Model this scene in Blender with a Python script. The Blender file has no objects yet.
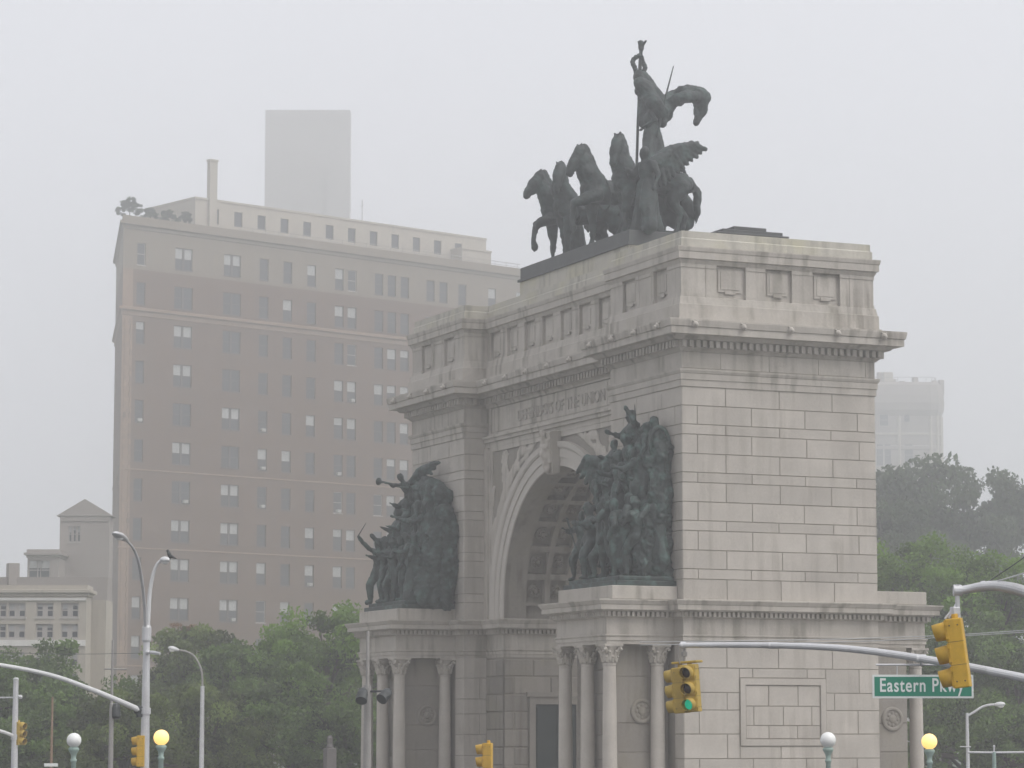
import bpy, bmesh, math, random
import numpy as np
from mathutils import Vector, Matrix, noise

random.seed(7)
rng = np.random.default_rng(11)
SC = bpy.context.scene
COL = SC.collection
RAD = math.radians

# ------------------------------------------------------------------ camera
FPX, PITCH, YAW = 2926.291, 0.12, 1.156
CAM = Vector((-107.368, 54.965, 4.0))
FWD = Vector((math.sin(YAW), -math.cos(YAW), 0))
RGT = Vector((-math.cos(YAW), -math.sin(YAW), 0))
CF = FWD * math.cos(PITCH) + Vector((0, 0, math.sin(PITCH)))
CU = -FWD * math.sin(PITCH) + Vector((0, 0, math.cos(PITCH)))
cd = bpy.data.cameras.new('camera')
cam = bpy.data.objects.new('camera', cd)
COL.objects.link(cam)
cd.sensor_width = 36.0
cd.lens = 36.0 * FPX / 1024
cd.clip_start = 0.5
cd.clip_end = 5000
m = Matrix.Identity(4)
for i in range(3):
    m[i][0], m[i][1], m[i][2], m[i][3] = RGT[i], CU[i], -CF[i], CAM[i]
cam.matrix_world = m
SC.camera = cam

# ------------------------------------------------------------------ sky, sun, exposure
SUN_EL = RAD(52)
SUN_DIR = Vector((-0.80, -0.60, 0)).normalized()          # horizontal direction towards the sun
world = bpy.data.worlds.new('World')
SC.world = world
world.use_nodes = True
wn = world.node_tree
wn.nodes.clear()
sky = wn.nodes.new('ShaderNodeTexSky')
sky.sky_type = 'NISHITA'
sky.sun_disc = False
sky.sun_elevation = SUN_EL
sky.sun_rotation = math.atan2(SUN_DIR.x, SUN_DIR.y)
sky.air_density = 1.0
sky.dust_density = 6.0
hs = wn.nodes.new('ShaderNodeHueSaturation')
hs.inputs['Saturation'].default_value = 0.14
mixw = wn.nodes.new('ShaderNodeMixRGB')
mixw.inputs['Fac'].default_value = 0.6                   # an even overcast deck
mixw.inputs['Color2'].default_value = (8.6, 8.7, 9.35, 1)
bg = wn.nodes.new('ShaderNodeBackground')
bg.inputs['Strength'].default_value = 0.112
wo = wn.nodes.new('ShaderNodeOutputWorld')
wn.links.new(sky.outputs[0], hs.inputs['Color'])
wn.links.new(hs.outputs[0], mixw.inputs['Color1'])
wn.links.new(mixw.outputs[0], bg.inputs['Color'])
wn.links.new(bg.outputs[0], wo.inputs['Surface'])

sl = bpy.data.lights.new('sun', 'SUN')
sl.energy = 1.0
sl.angle = RAD(35)
sl.color = (1.0, 0.97, 0.93)
sun = bpy.data.objects.new('sun', sl)
COL.objects.link(sun)
sdir = SUN_DIR * math.cos(SUN_EL) + Vector((0, 0, math.sin(SUN_EL)))
sun.rotation_euler = sdir.to_track_quat('Z', 'Y').to_euler()

SC.view_settings.view_transform = 'Standard'
SC.view_settings.look = 'None'
SC.view_settings.gamma = 1
SC.view_settings.exposure = 0.34
SC.view_settings.use_curve_mapping = False
SC.render.engine = 'CYCLES'
SC.cycles.max_bounces = 6
SC.cycles.diffuse_bounces = 3
SC.cycles.glossy_bounces = 2
SC.cycles.transmission_bounces = 3
SC.cycles.volume_bounces = 3
SC.cycles.transparent_max_bounces = 8
SC.cycles.use_denoising = True

HAZE_DENSITY = 0.00155

# ------------------------------------------------------------------ pixel <-> place helpers
def ray(u, v):
    return CF + RGT * ((u - 512) / FPX) + CU * ((384 - v) / FPX)
def at(u, v, D):
    d = ray(u, v)
    return CAM + d * (D / d.dot(FWD))
def on_x(u, v, x):
    d = ray(u, v)
    return CAM + d * ((x - CAM.x) / d.x)

# ------------------------------------------------------------------ object helpers
WM = {}
def thing(name, label, cat, loc=(0, 0, 0), rz=0, group=None):
    o = bpy.data.objects.new(name, None)
    COL.objects.link(o)
    o.empty_display_size = 0.3
    o.location = loc
    o.rotation_euler = (0, 0, rz)
    WM[o.name] = Matrix.Translation(Vector(loc)) @ Matrix.Rotation(rz, 4, 'Z')
    tag(o, label, cat, group)
    return o
def tag(o, label, cat, group=None, kind=None):
    if label: o['label'] = label
    if cat: o['category'] = cat
    if group: o['group'] = group
    if kind: o['kind'] = kind
    return o
def link(name, me, parent=None):
    o = bpy.data.objects.new(name, me)
    COL.objects.link(o)
    if parent is not None:
        o.parent = parent
        o.matrix_parent_inverse = WM.get(parent.name, Matrix.Identity(4)).inverted()
    return o
def copy_tree(o, parent=None):
    c = o.copy()
    COL.objects.link(c)
    if parent is not None: c.parent = parent
    for ch in list(o.children):
        copy_tree(ch, c)
    return c

class MB:
    def __init__(s):
        s.v = []; s.f = []; s.m = []; s.t = []
    def add(s, vs, fs, mat=0, tone=0.0, M=None):
        b = len(s.v)
        if M is not None: vs = [M @ Vector(p) for p in vs]
        s.v += [tuple(p) for p in vs]
        for q in fs:
            s.f.append([b + i for i in q]); s.m.append(mat); s.t.append(tone)
        return s
    def box(s, x0, x1, y0, y1, z0, z1, mat=0, tone=0.0, M=None):
        vs = [(x, y, z) for z in (z0, z1) for y in (y0, y1) for x in (x0, x1)]
        return s.add(vs, [(0, 2, 3, 1), (4, 5, 7, 6), (0, 1, 5, 4), (2, 6, 7, 3), (0, 4, 6, 2), (1, 3, 7, 5)], mat, tone, M)
    def bev(s, x0, x1, y0, y1, z0, z1, b=0.02, mat=0, tone=0.0, M=None):
        bm = bmesh.new()
        bmesh.ops.create_cube(bm, size=1)
        for q in bm.verts:
            q.co = Vector(((x0 + x1) / 2 + q.co.x * (x1 - x0), (y0 + y1) / 2 + q.co.y * (y1 - y0), (z0 + z1) / 2 + q.co.z * (z1 - z0)))
        bmesh.ops.bevel(bm, geom=bm.edges[:], offset=b, segments=2, affect='EDGES', profile=0.5)
        bm.verts.index_update()
        s.add([q.co.copy() for q in bm.verts], [[q.index for q in f.verts] for f in bm.faces], mat, tone, M)
        bm.free()
        return s
    def loft(s, rings, mat=0, tone=0.0, cap0=True, cap1=True, closed=True, M=None):
        n = len(rings[0]); vs = [p for r in rings for p in r]; fs = []
        for i in range(len(rings) - 1):
            for j in range(n if closed else n - 1):
                k = (j + 1) % n
                fs.append((i * n + j, i * n + k, (i + 1) * n + k, (i + 1) * n + j))
        if cap0: fs.append(tuple(range(n - 1, -1, -1)))
        if cap1: fs.append(tuple((len(rings) - 1) * n + j for j in range(n)))
        return s.add(vs, fs, mat, tone, M)
    def prism(s, poly, z0, z1, mat=0, tone=0.0, M=None):
        return s.loft([[(x, y, z0) for x, y in poly], [(x, y, z1) for x, y in poly]], mat, tone, M=M)
    def tube(s, pts, radii, n=10, mat=0, tone=0.0, cap=True, M=None):
        pts = [Vector(p) for p in pts]
        if not hasattr(radii, '__len__'): radii = [radii] * len(pts)
        rings = []; prev = None
        for i, p in enumerate(pts):
            t = (pts[min(i + 1, len(pts) - 1)] - pts[max(i - 1, 0)])
            if t.length < 1e-9: t = Vector((0, 0, 1))
            t.normalize()
            if prev is None:
                a = t.orthogonal().normalized()
            else:
                a = prev - t * prev.dot(t)
                a = a.normalized() if a.length > 1e-6 else t.orthogonal().normalized()
            prev = a; b = t.cross(a)
            rings.append([p + (a * math.cos(2 * math.pi * k / n) + b * math.sin(2 * math.pi * k / n)) * radii[i] for k in range(n)])
        return s.loft(rings, mat, tone, cap, cap, True, M)
    def lathe(s, prof, o=(0, 0, 0), axis=(0, 0, 1), n=16, mat=0, tone=0.0, M=None, cap=True):
        ax = Vector(axis).normalized(); a = ax.orthogonal().normalized(); b = ax.cross(a); o = Vector(o)
        rings = [[o + ax * z + (a * math.cos(2 * math.pi * k / n) + b * math.sin(2 * math.pi * k / n)) * max(r, 1e-4) for k in range(n)] for r, z in prof]
        return s.loft(rings, mat, tone, cap, cap, True, M)
    def ball(s, c, r, n=12, mat=0, tone=0.0, sc=(1, 1, 1), M=None):
        c = Vector(c); rings = []
        h = max(4, n // 2)
        for i in range(h + 1):
            th = math.pi * (i + 0.02 if i == 0 else (i - 0.02 if i == h else i)) / h
            rings.append([(c.x + sc[0] * r * math.sin(th) * math.cos(2 * math.pi * k / n), c.y + sc[1] * r * math.sin(th) * math.sin(2 * math.pi * k / n), c.z - sc[2] * r * math.cos(th)) for k in range(n)])
        return s.loft(rings, mat, tone, M=M)
    def mesh(s, name, mats, smooth=False, recalc=True):
        me = bpy.data.meshes.new(name)
        me.from_pydata(s.v, [], s.f)
        for k in (mats if isinstance(mats, (list, tuple)) else [mats]): me.materials.append(k)
        me.polygons.foreach_set('material_index', s.m)
        if any(s.t):
            a = me.attributes.new('tone', 'FLOAT', 'FACE')
            a.data.foreach_set('value', s.t)
        if smooth: me.polygons.foreach_set('use_smooth', [True] * len(s.f))
        if recalc:
            bm = bmesh.new(); bm.from_mesh(me)
            bmesh.ops.recalc_face_normals(bm, faces=bm.faces[:])
            bm.to_mesh(me); bm.free()
        me.update()
        return me
    def build(s, name, mats, parent=None, smooth=False, recalc=True):
        return link(name, s.mesh(name, mats, smooth, recalc), parent)

def auto_smooth(o, ang=40):
    me = o.data
    me.polygons.foreach_set('use_smooth', [True] * len(me.polygons))
    bm = bmesh.new(); bm.from_mesh(me)
    for e in bm.edges:
        e.smooth = not (len(e.link_faces) == 2 and e.calc_face_angle(0) > RAD(ang))
    bm.to_mesh(me); bm.free()
    return o

# ------------------------------------------------------------------ materials
def material(name, base, rough=0.8, metal=0.0, var=0.15, scale=1.0, streak=0.0, streak_col=(0.12, 0.11, 0.09), patch=0.0, patch_col=(0.3, 0.3, 0.15),
             patch_scale=0.5, tone=1.0, bump=0.0, bump_scale=20.0, grain=0.0):
    mt = bpy.data.materials.new(name)
    mt.use_nodes = True
    nt = mt.node_tree; N = nt.nodes; L = nt.links
    p = N['Principled BSDF']
    p.inputs['Roughness'].default_value = rough
    p.inputs['Metallic'].default_value = metal
    tc = N.new('ShaderNodeTexCoord')
    def nz(sc, det=5, mapping=None):
        n = N.new('ShaderNodeTexNoise'); n.inputs['Scale'].default_value = sc; n.inputs['Detail'].default_value = det
        if mapping:
            mp = N.new('ShaderNodeMapping'); mp.inputs['Scale'].default_value = mapping
            L.new(tc.outputs['Object'], mp.inputs[0]); L.new(mp.outputs[0], n.inputs['Vector'])
        else: L.new(tc.outputs['Object'], n.inputs['Vector'])
        return n.outputs['Fac']
    def math_(op, a, b):
        k = N.new('ShaderNodeMath'); k.operation = op
        for i, q in enumerate((a, b)):
            if isinstance(q, (int, float)): k.inputs[i].default_value = q
            else: L.new(q, k.inputs[i])
        return k.outputs[0]
    def ramp(x, a, b):
        k = N.new('ShaderNodeMapRange'); L.new(x, k.inputs[0]); k.inputs[1].default_value = a; k.inputs[2].default_value = b
        return k.outputs[0]
    val = math_('MULTIPLY_ADD', math_('SUBTRACT', nz(scale), 0.5), 2 * var)
    val.node.inputs[2].default_value = 1.0
    if grain:
        g = math_('MULTIPLY_ADD', math_('SUBTRACT', nz(9.0, 3), 0.5), 2 * grain); g.node.inputs[2].default_value = 0.0
        val = math_('ADD', val, g)
    if tone:
        at_ = N.new('ShaderNodeAttribute'); at_.attribute_name = 'tone'
        val = math_('ADD', val, math_('MULTIPLY', at_.outputs['Fac'], tone))
    mul = N.new('ShaderNodeMixRGB'); mul.blend_type = 'MULTIPLY'; mul.inputs[0].default_value = 1
    mul.inputs[1].default_value = (*base, 1); L.new(val, mul.inputs[2])
    out = mul.outputs[0]
    if patch:
        mx = N.new('ShaderNodeMixRGB'); mx.inputs[2].default_value = (*patch_col, 1)
        L.new(math_('MULTIPLY', ramp(nz(patch_scale, 7), 0.48, 0.68), patch), mx.inputs[0]); L.new(out, mx.inputs[1]); out = mx.outputs[0]
    if streak:
        mx = N.new('ShaderNodeMixRGB'); mx.inputs[2].default_value = (*streak_col, 1)
        s_ = math_('MULTIPLY', ramp(nz(1.0, 6, (2.6, 2.6, 0.2)), 0.48, 0.64), ramp(nz(0.4, 4), 0.40, 0.58))
        L.new(math_('MULTIPLY', s_, streak), mx.inputs[0]); L.new(out, mx.inputs[1]); out = mx.outputs[0]
    L.new(out, p.inputs['Base Color'])
    if bump:
        b = N.new('ShaderNodeBump'); b.inputs['Strength'].default_value = bump; b.inputs['Distance'].default_value = 0.03
        L.new(nz(bump_scale, 4), b.inputs['Height']); L.new(b.outputs[0], p.inputs['Normal'])
    return mt
def emissive(name, col, strength, base=None):
    mt = bpy.data.materials.new(name); mt.use_nodes = True
    p = mt.node_tree.nodes['Principled BSDF']
    p.inputs['Base Color'].default_value = (*(base or col), 1)
    p.inputs['Emission Color'].default_value = (*col, 1)
    p.inputs['Emission Strength'].default_value = strength
    p.inputs['Roughness'].default_value = 0.4
    return mt

STONE = material('granite', (0.440, 0.404, 0.360), 0.85, var=0.24, scale=0.7, streak=0.42, streak_col=(0.24, 0.212, 0.175), patch=0.28, patch_col=(0.36, 0.332, 0.295), patch_scale=0.9, grain=0.10, bump=0.25, bump_scale=9)
TRIM = material('granite_trim', (0.435, 0.40, 0.356), 0.85, var=0.22, scale=0.9, streak=0.65, streak_col=(0.16, 0.14, 0.11), grain=0.12, bump=0.25, bump_scale=9, patch=0.38, patch_col=(0.36, 0.335, 0.275), patch_scale=0.8)
LICHEN = material('lichen_granite', (0.47, 0.443, 0.385), 0.9, var=0.18, scale=0.9, streak=0.45, grain=0.12, bump=0.2, bump_scale=9, patch=0.6, patch_col=(0.44, 0.41, 0.26), patch_scale=0.45)
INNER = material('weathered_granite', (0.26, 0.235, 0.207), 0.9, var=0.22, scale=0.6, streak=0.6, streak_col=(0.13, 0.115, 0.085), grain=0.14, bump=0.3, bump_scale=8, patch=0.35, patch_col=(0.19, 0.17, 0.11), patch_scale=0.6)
ARCHM = material('clean_granite', (0.47, 0.437, 0.395), 0.85, var=0.14, scale=0.9, grain=0.08)
LETTERM = material('cut_letter', (0.36, 0.33, 0.295), 0.9, var=0.1, tone=0)
MORTAR = material('mortar', (0.255, 0.225, 0.19), 0.95, var=0.2, scale=2, tone=0)
BRONZE = material('bronze', (0.016, 0.026, 0.023), 0.55, metal=0.15, var=0.45, scale=1.6, patch=0.8, patch_col=(0.068, 0.125, 0.105), patch_scale=2.6, bump=0.5, bump_scale=7, tone=0)
BRONZE_DARK = material('dark_bronze', (0.015, 0.022, 0.021), 0.6, metal=0.15, var=0.35, scale=1.2, patch=0.6, patch_col=(0.042, 0.080, 0.068), patch_scale=2.0, bump=0.5, bump_scale=7, tone=0)
PLINTHM = material('bronze_plinth', (0.055, 0.058, 0.058), 0.6, metal=0.1, var=0.3, scale=0.8, streak=0.5, streak_col=(0.10, 0.11, 0.10), tone=0)
DOORM = material('dark_door', (0.020, 0.027, 0.026), 0.5, var=0.3, scale=1.5, tone=0)
BRICK = material('tower_brick', (0.122, 0.068, 0.038), 0.9, var=0.18, scale=0.25, grain=0.15, streak=0.3, streak_col=(0.08, 0.05, 0.045))
HAZED_BUFF = material('hazed_buff_terracotta', (0.205, 0.165, 0.12), 0.9, var=0.18, scale=0.4, grain=0.1, streak=0.25)  # buff top storeys; their paleness also stands in for haze thickening upward
QUOIN = material('quoin_brick', (0.25, 0.165, 0.11), 0.9, var=0.2, scale=0.6, grain=0.15)
CREAM = material('cream_brick', (0.40, 0.36, 0.30), 0.9, var=0.12, scale=0.3, grain=0.08, streak=0.2)
PALE = material('pale_stucco', (0.66, 0.64, 0.60), 0.9, var=0.08, scale=0.2, streak=0.12)
GREYD = material('dark_weathered_stone', (0.13, 0.12, 0.115), 0.9, var=0.25, scale=2)
SLABM = material('grey_render', (0.47, 0.455, 0.44), 0.9, var=0.12, scale=0.05)
GREYB = material('grey_stone_block', (0.29, 0.255, 0.23), 0.9, var=0.14, scale=0.3, grain=0.08)
ROOFM = material('slate_roof', (0.16, 0.15, 0.15), 0.8, var=0.2, scale=0.6)
FRAMEM = material('window_frame', (0.40, 0.37, 0.34), 0.7, var=0.1, tone=0)
FRAMED = material('dark_window_frame', (0.07, 0.055, 0.05), 0.7, var=0.2, tone=0)
GLASS = material('window_glass', (0.030, 0.034, 0.040), 0.12, var=0.3, scale=0.3, tone=0)
BLIND = material('window_blind', (0.38, 0.38, 0.37), 0.6, var=0.12, scale=0.5, tone=0)
STEEL = material('galvanised_steel', (0.58, 0.58, 0.59), 0.5, metal=0.35, var=0.16, scale=3, tone=0, streak=0.25, streak_col=(0.22, 0.2, 0.18))
STEELD = material('grey_steel', (0.30, 0.285, 0.27), 0.6, metal=0.2, var=0.2, scale=3, tone=0)
PALEPAINT = material('pale_paint', (0.60, 0.60, 0.60), 0.5, var=0.1, scale=3, tone=0)
GREENP = material('green_painted_iron', (0.27, 0.36, 0.32), 0.6, var=0.2, scale=4, tone=0)
YELLOW = material('signal_yellow', (0.60, 0.36, 0.030), 0.6, var=0.25, scale=5, tone=0, grain=.15, streak=0.45, streak_col=(0.35, 0.19, 0.03))
YELLOWPALE = material('faded_signal_yellow', (0.47, 0.32, 0.055), 0.6, var=0.25, scale=5, tone=0, grain=.15, streak=0.45, streak_col=(0.30, 0.2, 0.05))
DARKMETAL = material('dark_metal', (0.025, 0.03, 0.03), 0.5, var=0.3, scale=4, tone=0)
LENS_OFF = material('dark_lens', (0.035, 0.016, 0.018), 0.2, var=0.1, tone=0)
LENS_ON = emissive('green_lens', (0.0, 0.42, 0.24), 0.55, (0.0, 0.25, 0.15))
GLOBE_ON = emissive('lit_globe', (1.0, 0.60, 0.13), 0.95, (0.8, 0.7, 0.4))
GLOBE_OFF = material('white_globe', (0.82, 0.82, 0.80), 0.35, var=0.08, scale=6, tone=0)
SIGNG = material('sign_green', (0.012, 0.210, 0.130), 0.4, var=0.08, scale=3, tone=0)
SIGNW = material('sign_white', (0.72, 0.74, 0.72), 0.4, var=0.05, tone=0)
WIREM = material('cable', (0.12, 0.12, 0.12), 0.6, tone=0)
WIREP = material('pale_cable', (0.50, 0.50, 0.50), 0.5, tone=0)
BARK = material('bark', (0.07, 0.055, 0.045), 0.95, var=0.3, scale=3, tone=0, bump=0.5)
REDB = material('red_brick', (0.17, 0.045, 0.035), 0.9, var=0.2, scale=1)
ACM = material('air_conditioner_metal', (0.56, 0.55, 0.52), 0.6, var=0.08, tone=0)
ASPHALT = material('asphalt', (0.05, 0.05, 0.052), 0.9, var=0.2, scale=0.5, tone=0)
PAVE = material('paving', (0.27, 0.26, 0.24), 0.9, var=0.15, scale=0.4, tone=0)
GRASSM = material('lawn', (0.045, 0.07, 0.025), 0.95, var=0.3, scale=0.3, tone=0)
def leaf_mat(name, col, trans=0.5):
    mt = material(name, col, 0.6, var=0.25, scale=0.5, tone=1.0)
    nt = mt.node_tree; p = nt.nodes['Principled BSDF']; out = nt.nodes['Material Output']
    tr = nt.nodes.new('ShaderNodeBsdfTranslucent'); mx = nt.nodes.new('ShaderNodeMixShader'); mx.inputs[0].default_value = trans
    src = p.inputs['Base Color'].links[0].from_socket
    nt.links.new(src, tr.inputs[0]); nt.links.new(p.outputs[0], mx.inputs[1]); nt.links.new(tr.outputs[0], mx.inputs[2])
    nt.links.new(mx.outputs[0], out.inputs['Surface'])
    return mt
LEAF_BRIGHT = leaf_mat('bright_leaves', (0.118, 0.205, 0.022))
LEAF_MID = leaf_mat('mid_leaves', (0.105, 0.168, 0.036))
LEAF_DARK = leaf_mat('dark_leaves', (0.055, 0.080, 0.032))
LEAF_OLIVE = leaf_mat('olive_leaves', (0.120, 0.160, 0.040))
LEAF_RUST = leaf_mat('rusty_leaves', (0.16, 0.085, 0.035))

# ------------------------------------------------------------------ ground
def structure(name, mb, mt):
    return tag(mb.build(name, mt), None, None, None, 'structure')
structure('ground', MB().add([(-880, -880, 0), (880, -880, 0), (880, 880, 0), (-880, 880, 0)], [(0, 1, 2, 3)]), GRASSM)
def disc(mb, c, r, z, n=72):
    return mb.add([(c[0] + r * math.cos(2 * math.pi * k / n), c[1] + r * math.sin(2 * math.pi * k / n), z) for k in range(n)], [tuple(range(n))])
structure('road', disc(MB(), (-10, 10), 128, 0.004), ASPHALT)
kb = MB(); n = 72
kb.loft([[(15 + r * math.cos(2 * math.pi * k / n), -5 + r * math.sin(2 * math.pi * k / n), z) for k in range(n)] for r, z in ((34, 0.0), (34, 0.13), (33.7, 0.14), (33.7, 0.13))], cap0=False, cap1=False)
structure('kerb', kb, TRIM)
structure('plaza_pavement', disc(MB(), (15, -5), 33.7, 0.12), PAVE)
lm = MB()
for k in range(60):
    a = 2 * math.pi * k / 60
    c, s = math.cos(a), math.sin(a)
    P = [(15 + c * 48 - s * d - c * w, -5 + s * 48 + c * d - s * w, 0.008) for d, w in ((-1.5, -.07), (1.5, -.07), (1.5, .07), (-1.5, .07))]
    lm.add(P, [(0, 1, 2, 3)])
structure('road_marking', lm, SIGNW)

# ================================================================== TRIUMPHAL ARCH
W, D, PW, REC = 30.02, 9.25, 6.79, 1.215
CX, CY = W / 2, -D / 2
XL, PWID, PP, PB = 0.83, 4.90, 3.10, 2.80
RI, RO, ZS = 6.15, 7.30, 10.25
arch = thing('triumphal_arch', 'huge pale granite triumphal arch with coffered vault and paired columns, topped by bronze statues', 'monument', (CX, CY, 0))

def area(poly):
    return sum(poly[i][0] * poly[(i + 1) % len(poly)][1] - poly[(i + 1) % len(poly)][0] * poly[i][1] for i in range(len(poly))) / 2
def offset(poly, d):
    if area(poly) < 0: poly = poly[::-1]
    n = len(poly); out = []
    for i in range(n):
        a, b, c = Vector(poly[i - 1]), Vector(poly[i]), Vector(poly[(i + 1) % n])
        e1 = (b - a).normalized(); e2 = (c - b).normalized()
        n1 = Vector((e1.y, -e1.x)); n2 = Vector((e2.y, -e2.x))
        q = b + (n1 + n2) * (d / (1 + n1.dot(n2)))
        out.append((q.x, q.y))
    return out
def sweep(mb, poly, prof, mat=0):
    return mb.loft([[(x, y, z) for x, y in offset(poly, d)] for d, z in prof], mat)
def mirror(poly):
    return [(W - x, y) for x, y in poly]

upper = [(0, 0), (PW, 0), (PW, -REC), (W - PW, -REC), (W - PW, 0), (W, 0), (W, -D), (W - PW, -D), (W - PW, -D + REC), (PW, -D + REC), (PW, -D), (0, -D)]
XJ = CX - RI
low = [(0, 0), (XL, 0), (XL, PP), (XL + PWID, PP), (XL + PWID, 0), (PW, 0), (PW, -REC), (XJ, -REC), (XJ, -D + REC), (PW, -D + REC), (PW, -D), (XL + PWID, -D), (XL + PWID, -D - PB), (XL, -D - PB), (XL, -D), (0, -D)]
low_body = [(0, 0), (PW, 0), (PW, -REC), (XJ, -REC), (XJ, -D + REC), (PW, -D + REC), (PW, -D), (0, -D)]

DEP = 0.03
def ashlar(mb, O, u, n, width, z0, z1, courses, L, holes=(), gap=0.026, ch=0.012, mat=0, rough=0.0, sig=0.040):
    """real blocks standing DEP proud of the wall core, open joints between"""
    O = Vector(O); u = Vector(u); n = Vector(n)
    z = z1; k = 0
    while z > z0 + 0.05:
        h = courses[k % len(courses)]
        za = max(z - h, z0)
        if za - z0 < 0.2: za = z0
        cuts = [0.0]; s = L * (0.28 if k % 2 else 0.80)
        while s < width - 0.25:
            cuts.append(s); s += L * random.choice((1, 1, 1, 0.97, 1.03))
        cuts.append(width)
        for i in range(len(cuts) - 1):
            spans = [(cuts[i], cuts[i + 1], za, z)]
            for (ha, hb, hz0, hz1) in holes:
                new = []
                for (a, b, c, d) in spans:
                    if b <= ha + 1e-4 or a >= hb - 1e-4 or d <= hz0 + 1e-4 or c >= hz1 - 1e-4: new.append((a, b, c, d)); continue
                    if a < ha: new.append((a, ha, c, d))
                    if b > hb: new.append((hb, b, c, d))
                    if c < hz0: new.append((max(a, ha), min(b, hb), c, hz0))
                    if d > hz1: new.append((max(a, ha), min(b, hb), hz1, d))
                spans = new
            for (a, b, c, d) in spans:
                if b - a < 0.08 or d - c < 0.06: continue
                g = gap / 2; pr = random.uniform(-rough, rough) if rough else random.uniform(-0.004, 0.002)
                q = lambda s_, z_, dd: O + u * s_ + n * dd + Vector((0, 0, z_ - O.z))
                vs = [q(a + g, c + g, -DEP), q(b - g, c + g, -DEP), q(b - g, d - g, -DEP), q(a + g, d - g, -DEP),
                      q(a + g + ch, c + g + ch, pr), q(b - g - ch, c + g + ch, pr), q(b - g - ch, d - g - ch, pr), q(a + g + ch, d - g - ch, pr)]
                mb.add(vs, [(4, 5, 6, 7), (0, 1, 5, 4), (1, 2, 6, 5), (2, 3, 7, 6), (3, 0, 4, 7)], mat, random.gauss(0, sig))
        z = za; k += 1

ZLC = 9.57
COURSES = (0.80, 0.78, 0.42)
# -- upper piers
for mir in (False, True):
    x0, x1 = (0, PW) if not mir else (W - PW, W)
    mb = MB()
    mb.box(x0 + DEP, x1 - DEP, -D + DEP, -DEP, ZLC, 19.9, 1)
    ashlar(mb, (0 if not mir else W, 0, 0), (0, -1, 0), (-1 if not mir else 1, 0, 0), D, ZLC, 18.45, COURSES, 2.55)
    ashlar(mb, (x0, 0, 0), (1, 0, 0), (0, 1, 0), PW, ZLC, 18.45, COURSES, 2.4)
    ashlar(mb, (PW if not mir else W - PW, 0, 0), (0, -1, 0), (1 if not mir else -1, 0, 0), REC, ZLC, 18.45, COURSES, 5)
    ashlar(mb, (x0, -D, 0), (1, 0, 0), (0, -1, 0), PW, ZLC, 18.45, COURSES, 2.4)
    mb.build('pier', [STONE, MORTAR], arch)
    # architrave and frieze of the pier
    rect = [(x0, 0), (x1, 0), (x1, -D), (x0, -D)]
    mb = MB()
    sweep(mb, rect, [(0.02, 18.43), (0.05, 18.45), (0.05, 18.72), (0.09, 18.73), (0.09, 18.98), (0.12, 19.0), (0.163, 19.10), (0.163, 19.17), (0.0, 19.175), (0.0, 19.92)])
    for s in range(4):
        pass
    mb.build('architrave', TRIM, arch)
    fb = MB()
    ashlar(fb, (0 if not mir else W, 0.03, 0), (0, -1, 0), (-1 if not mir else 1, 0, 0), D, 19.2, 19.90, (0.70,), 2.3, gap=0.02)
    for q in fb.v: pass
    fb.v = [(p[0] + (-0.03 if not mir else 0.03), p[1], p[2]) for p in fb.v]
    fb.build('frieze', TRIM, arch)

# -- centre wall with the arched opening
cw = MB()
RB = RI + 0.32
yF, yB = -REC - 0.0, -D + REC
N_ = 48
ang = [math.pi * i / N_ for i in range(N_ + 1)]
pts = [(CX + RB * math.cos(a), ZS + RB * math.sin(a)) for a in ang]
for i in range(N_):
    (xa, za), (xb, zb) = pts[i], pts[i + 1]
    vs = [(xa, yF, za), (xb, yF, zb), (xb, yF, 20.7), (xa, yF, 20.7), (xa, yB, za), (xb, yB, zb), (xb, yB, 20.7), (xa, yB, 20.7)]
    cw.add(vs, [(0, 1, 2, 3), (4, 7, 6, 5), (0, 4, 5, 1)], 0)
for xa, xb in ((PW - 0.01, CX - RB), (CX + RB, W - PW + 0.01)):
    cw.box(xa, xb, yB, yF, ZLC, 20.7, 0)
cw.build('arch_wall', [INNER], arch)

def arc_block(mb, r0, r1, ya, yb, a0=0.0, a1=math.pi, n=48, mat=0, legs=None, tone=0.0):
    rings = []
    angs = [a0 + (a1 - a0) * i / n for i in range(n + 1)]
    if legs is not None:
        rings.append([(CX + r, y, legs) for r, y in ((r0, ya), (r1, ya), (r1, yb), (r0, yb))])
    for a in angs:
        rings.append([(CX + r * math.cos(a), y, ZS + r * math.sin(a)) for r, y in ((r0, ya), (r1, ya), (r1, yb), (r0, yb))])
    if legs is not None:
        rings.append([(CX - r, y, legs) for r, y in ((r0, ya), (r1, ya), (r1, yb), (r0, yb))])
    mb.loft(rings, mat, tone)
# soffit: coffers, ribs, rosettes
vt = MB()
bandF = (-REC - 0.004, -REC - 1.15); bandB = (-D + REC + 1.15, -D + REC + 0.004)
arc_block(vt, RI, RB - 0.002, bandF[1], bandF[0], legs=ZLC + 0.002)
arc_block(vt, RI, RB - 0.002, bandB[1], bandB[0], legs=ZLC + 0.002)
ncof = 4
yy0, yy1 = bandF[1], bandB[0]
pitch = (yy1 - yy0) / ncof
for j in range(1, ncof):
    y = yy0 + pitch * j
    arc_block(vt, RI + 0.03, RB - 0.002, y - 0.14, y + 0.14)
nrow = 14
for i in range(nrow + 1):
    a = math.pi * i / nrow
    da = 0.14 / RI
    for j in range(ncof):
        ya = yy0 + pitch * j; yb = yy0 + pitch * (j + 1)
        e = 0.145
        lo, hi = sorted((ya, yb))
        a0, a1 = max(0, a - da), min(math.pi, a + da)
        arc_block(vt, RI + 0.034, RB - 0.002, lo + (0.003 if j == ncof - 1 else e), hi - (0.003 if j == 0 else e), a0, a1, 2)
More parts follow.
